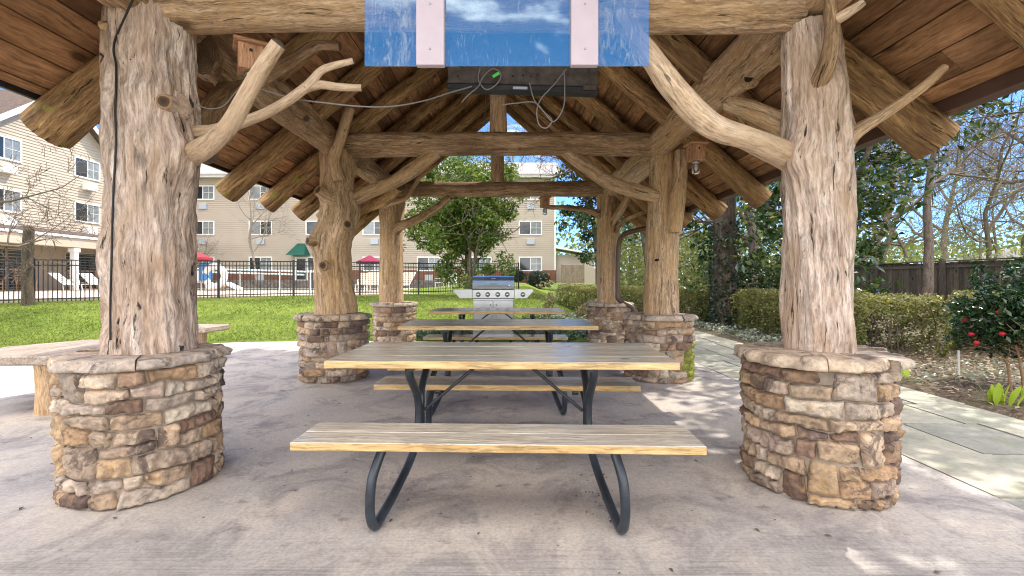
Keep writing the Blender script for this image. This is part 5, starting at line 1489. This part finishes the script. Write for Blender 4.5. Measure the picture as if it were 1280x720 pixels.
bare('broad dark tree trunk seen past the downspout', 5.1, 17.0, 9, .24, 109, None, bark='dark_bark', first=.4)
bare('spindly bare tree beside the end of the hotel', 7.0, 27, 10, .16, 110, None)
bare('fine pale bare tree beyond the far stone pier', 9.5, 25, 8, .12, 111, None, bark='pale_bark')
bare('slight bare young tree before the shaded hotel wing, between two window columns', P(322, 350, 33.4).x, 33.4, 7.2, .10, 112, None, bark='pale_bark', levels=3)
bare('low leafless bush beside the thick grey post, under the hotel windows', P(240, 350, 33.6).x, 33.6, 3.6, .09, 113, None, bark='pale_bark', levels=3, first=.1)
bare('bare tree at the photo edge whose twigs cross the cream gable wing', -13.2, 10.2, 4.4, .09, 114, None, lean=(.22, .1), first=.2, spread=.75)
bare('tall bare tree behind the hotel roof', -3.5, 52, 15, .25, 115, None)
bare('bare tree rising behind the hotel roof end', 2.5, 50, 15, .25, 116, None)
bare('bare tree behind the cream gable roof', -38, 40, 17, .3, 117, None)
tw = [o for o in bpy.data.objects if o.name.startswith('bare_tree') and o.get('group') == gp][:3]
for i, (x, y) in enumerate(((14.6, 24.5), (17.2, 27), (20.3, 25), (23.4, 28), (26.5, 26), (16.2, 31), (30, 29))):
    dup(tw[i % 3], (x, y, gz(x, y)), i * 1.3, 'one of the spindly bare trees crowded behind the first row beyond the board fence', gp, (1, 1, 1 + .07 * (i % 4)))
# understory and far wood: uncountable
rng = np.random.default_rng(121)
n = 16000; X = rng.uniform(13.2, 42, n); Y = rng.uniform(14, 34, n); hh = 1.2 + 1.4 * np.array([.5 + noise.noise(Vector((x * .35, y * .35, 2))) for x, y in zip(X, Y)])
Z = rng.uniform(0, 1, n) ** .8 * np.clip(hh, .3, 4); keep = ~((X > 25) & (X < 44) & (Y > 24.5) & (Y < 35.5))
tag(leaf_mesh('undergrowth', np.stack([X, Y, Z + .3], 1)[keep], .2, rng, 'leaf_light', up=.3), 'pale green undergrowth beyond the board fence', kind='stuff')
n = 22000; X = rng.uniform(4.5, 13, n); Y = rng.uniform(19, 33, n); hh = 1.5 + 3.6 * np.clip(np.array([.55 + 1.1 * noise.noise(Vector((x * .3, y * .3, 7))) for x, y in zip(X, Y)]), 0, 1.4)
keep = (X > 4.5 + (Y - 19) * .22)
Z = rng.uniform(0, 1, n) * hh + .3
tag(leaf_mesh('thicket', np.stack([X, Y, Z], 1)[keep], .19, rng, 'leaf_light', up=.3, tint=np.clip(rng.normal(size=keep.sum()) * .25 + .4, 0, 1)), 'sunlit green thicket behind the hedge and magnolias', kind='stuff')
n = 30000; X = rng.uniform(-160, 170, n); Y = rng.uniform(58, 95, n); hh = 5 + 6 * np.clip(np.array([.5 + noise.noise(Vector((x * .07, y * .07, 4))) for x, y in zip(X, Y)]), 0, 1.2)
Z = 1 + rng.uniform(0, 1, n) ** .7 * hh
tag(leaf_mesh('far_wood', np.stack([X, Y, Z], 1), .9, rng, 'leaf_light', up=.2, tint=np.clip(rng.normal(size=n) * .2 + .3, 0, 1)), 'distant wood along the horizon', kind='stuff')

# ------------------------------------------------------------------ world, sun, camera
SUN_EL = R(52); SUN_AZ = math.atan2(.80, .60)       # from +Y towards +X
w = bpy.data.worlds.new('World'); SC.world = w; w.use_nodes = True
nt = w.node_tree; nt.nodes.clear()
sky = nt.nodes.new('ShaderNodeTexSky'); sky.sky_type = 'NISHITA'; sky.sun_disc = False
sky.sun_elevation = SUN_EL; sky.sun_rotation = SUN_AZ; sky.air_density = .8; sky.dust_density = .0; sky.ozone_density = 4.0
bg = nt.nodes.new('ShaderNodeBackground'); bg.inputs[1].default_value = .15
tc = nt.nodes.new('ShaderNodeTexCoord')
cl = noise_n(nt, mapping(nt, tc.outputs['Generated'], (1, 1, 2.6)), 2.6, 7, .6, .6)
sp = N(nt, 'ShaderNodeSeparateXYZ'); L(nt, tc.outputs['Generated'], sp.inputs[0])
bk = N(nt, 'ShaderNodeMapRange'); L(nt, sp.outputs[1], bk.inputs[0]); bk.inputs[1].default_value = .5; bk.inputs[2].default_value = -.2
ez_ = N(nt, 'ShaderNodeMapRange'); L(nt, sp.outputs[2], ez_.inputs[0]); ez_.inputs[1].default_value = .44; ez_.inputs[2].default_value = .74
mm = N(nt, 'ShaderNodeMath', operation='MULTIPLY'); L(nt, bk.outputs[0], mm.inputs[0]); L(nt, ez_.outputs[0], mm.inputs[1])
cov = N(nt, 'ShaderNodeMath', operation='MULTIPLY_ADD'); L(nt, mm.outputs[0], cov.inputs[0]); cov.inputs[1].default_value = .42; L(nt, cl, cov.inputs[2])  # extra cloud cover high and behind the camera, added for fill light
b2 = N(nt, 'ShaderNodeMapRange'); L(nt, sp.outputs[1], b2.inputs[0]); b2.inputs[1].default_value = .0; b2.inputs[2].default_value = -.5
e2 = N(nt, 'ShaderNodeMapRange'); L(nt, sp.outputs[2], e2.inputs[0]); e2.inputs[1].default_value = .43; e2.inputs[2].default_value = .30
m2_ = N(nt, 'ShaderNodeMath', operation='MULTIPLY'); L(nt, b2.outputs[0], m2_.inputs[0]); L(nt, e2.outputs[0], m2_.inputs[1])
cc = mixc(nt, ramp(nt, cov.outputs[0], [(.60, 0.0), (.82, 1.0)]), mixc(nt, 1.0, sky.outputs[0], (.60, .80, 1.05), 'MULTIPLY'), (17.5, 16.6, 15.7))
low = N(nt, 'ShaderNodeMath', operation='MULTIPLY_ADD'); L(nt, m2_.outputs[0], low.inputs[0]); low.inputs[1].default_value = .60; L(nt, cl, low.inputs[2])
cc = mixc(nt, ramp(nt, low.outputs[0], [(.66, 0.0), (1.0, 1.0)]), cc, (12.5, 12.3, 12.1))  # unseen low haze behind the camera, added to brighten front faces under the roof
nt.links.new(cc, bg.inputs[0])
wo = nt.nodes.new('ShaderNodeOutputWorld'); nt.links.new(bg.outputs[0], wo.inputs[0])
sun = bpy.data.lights.new('sun', 'SUN'); sun.energy = 2.7; sun.angle = R(.5); sun.color = (1, .93, .82)
so = bpy.data.objects.new('sun', sun); COL.objects.link(so)
dirv = Vector((math.sin(SUN_AZ) * math.cos(SUN_EL), math.cos(SUN_AZ) * math.cos(SUN_EL), math.sin(SUN_EL)))
so.rotation_euler = dirv.to_track_quat('Z', 'Y').to_euler(); so.location = (0, 0, 30)
cam = bpy.data.cameras.new('camera'); co = bpy.data.objects.new('camera', cam); COL.objects.link(co)
cam.sensor_width = 36; cam.lens = 36 * F / 1280; cam.shift_y = -10 / 1280; cam.clip_end = 3000; cam.clip_start = .05
co.location = (0, 0, CH); co.rotation_euler = (R(90), 0, 0); SC.camera = co
SC.view_settings.view_transform = 'Standard'; SC.view_settings.look = 'None'
SC.view_settings.exposure = 0.97; SC.view_settings.gamma = 1
SC.cycles.use_denoising = True; SC.cycles.filter_width = 1.1
SC.cycles.max_bounces = 10; SC.cycles.diffuse_bounces = 5; SC.cycles.transparent_max_bounces = 12
SC.cycles.sample_clamp_indirect = 6
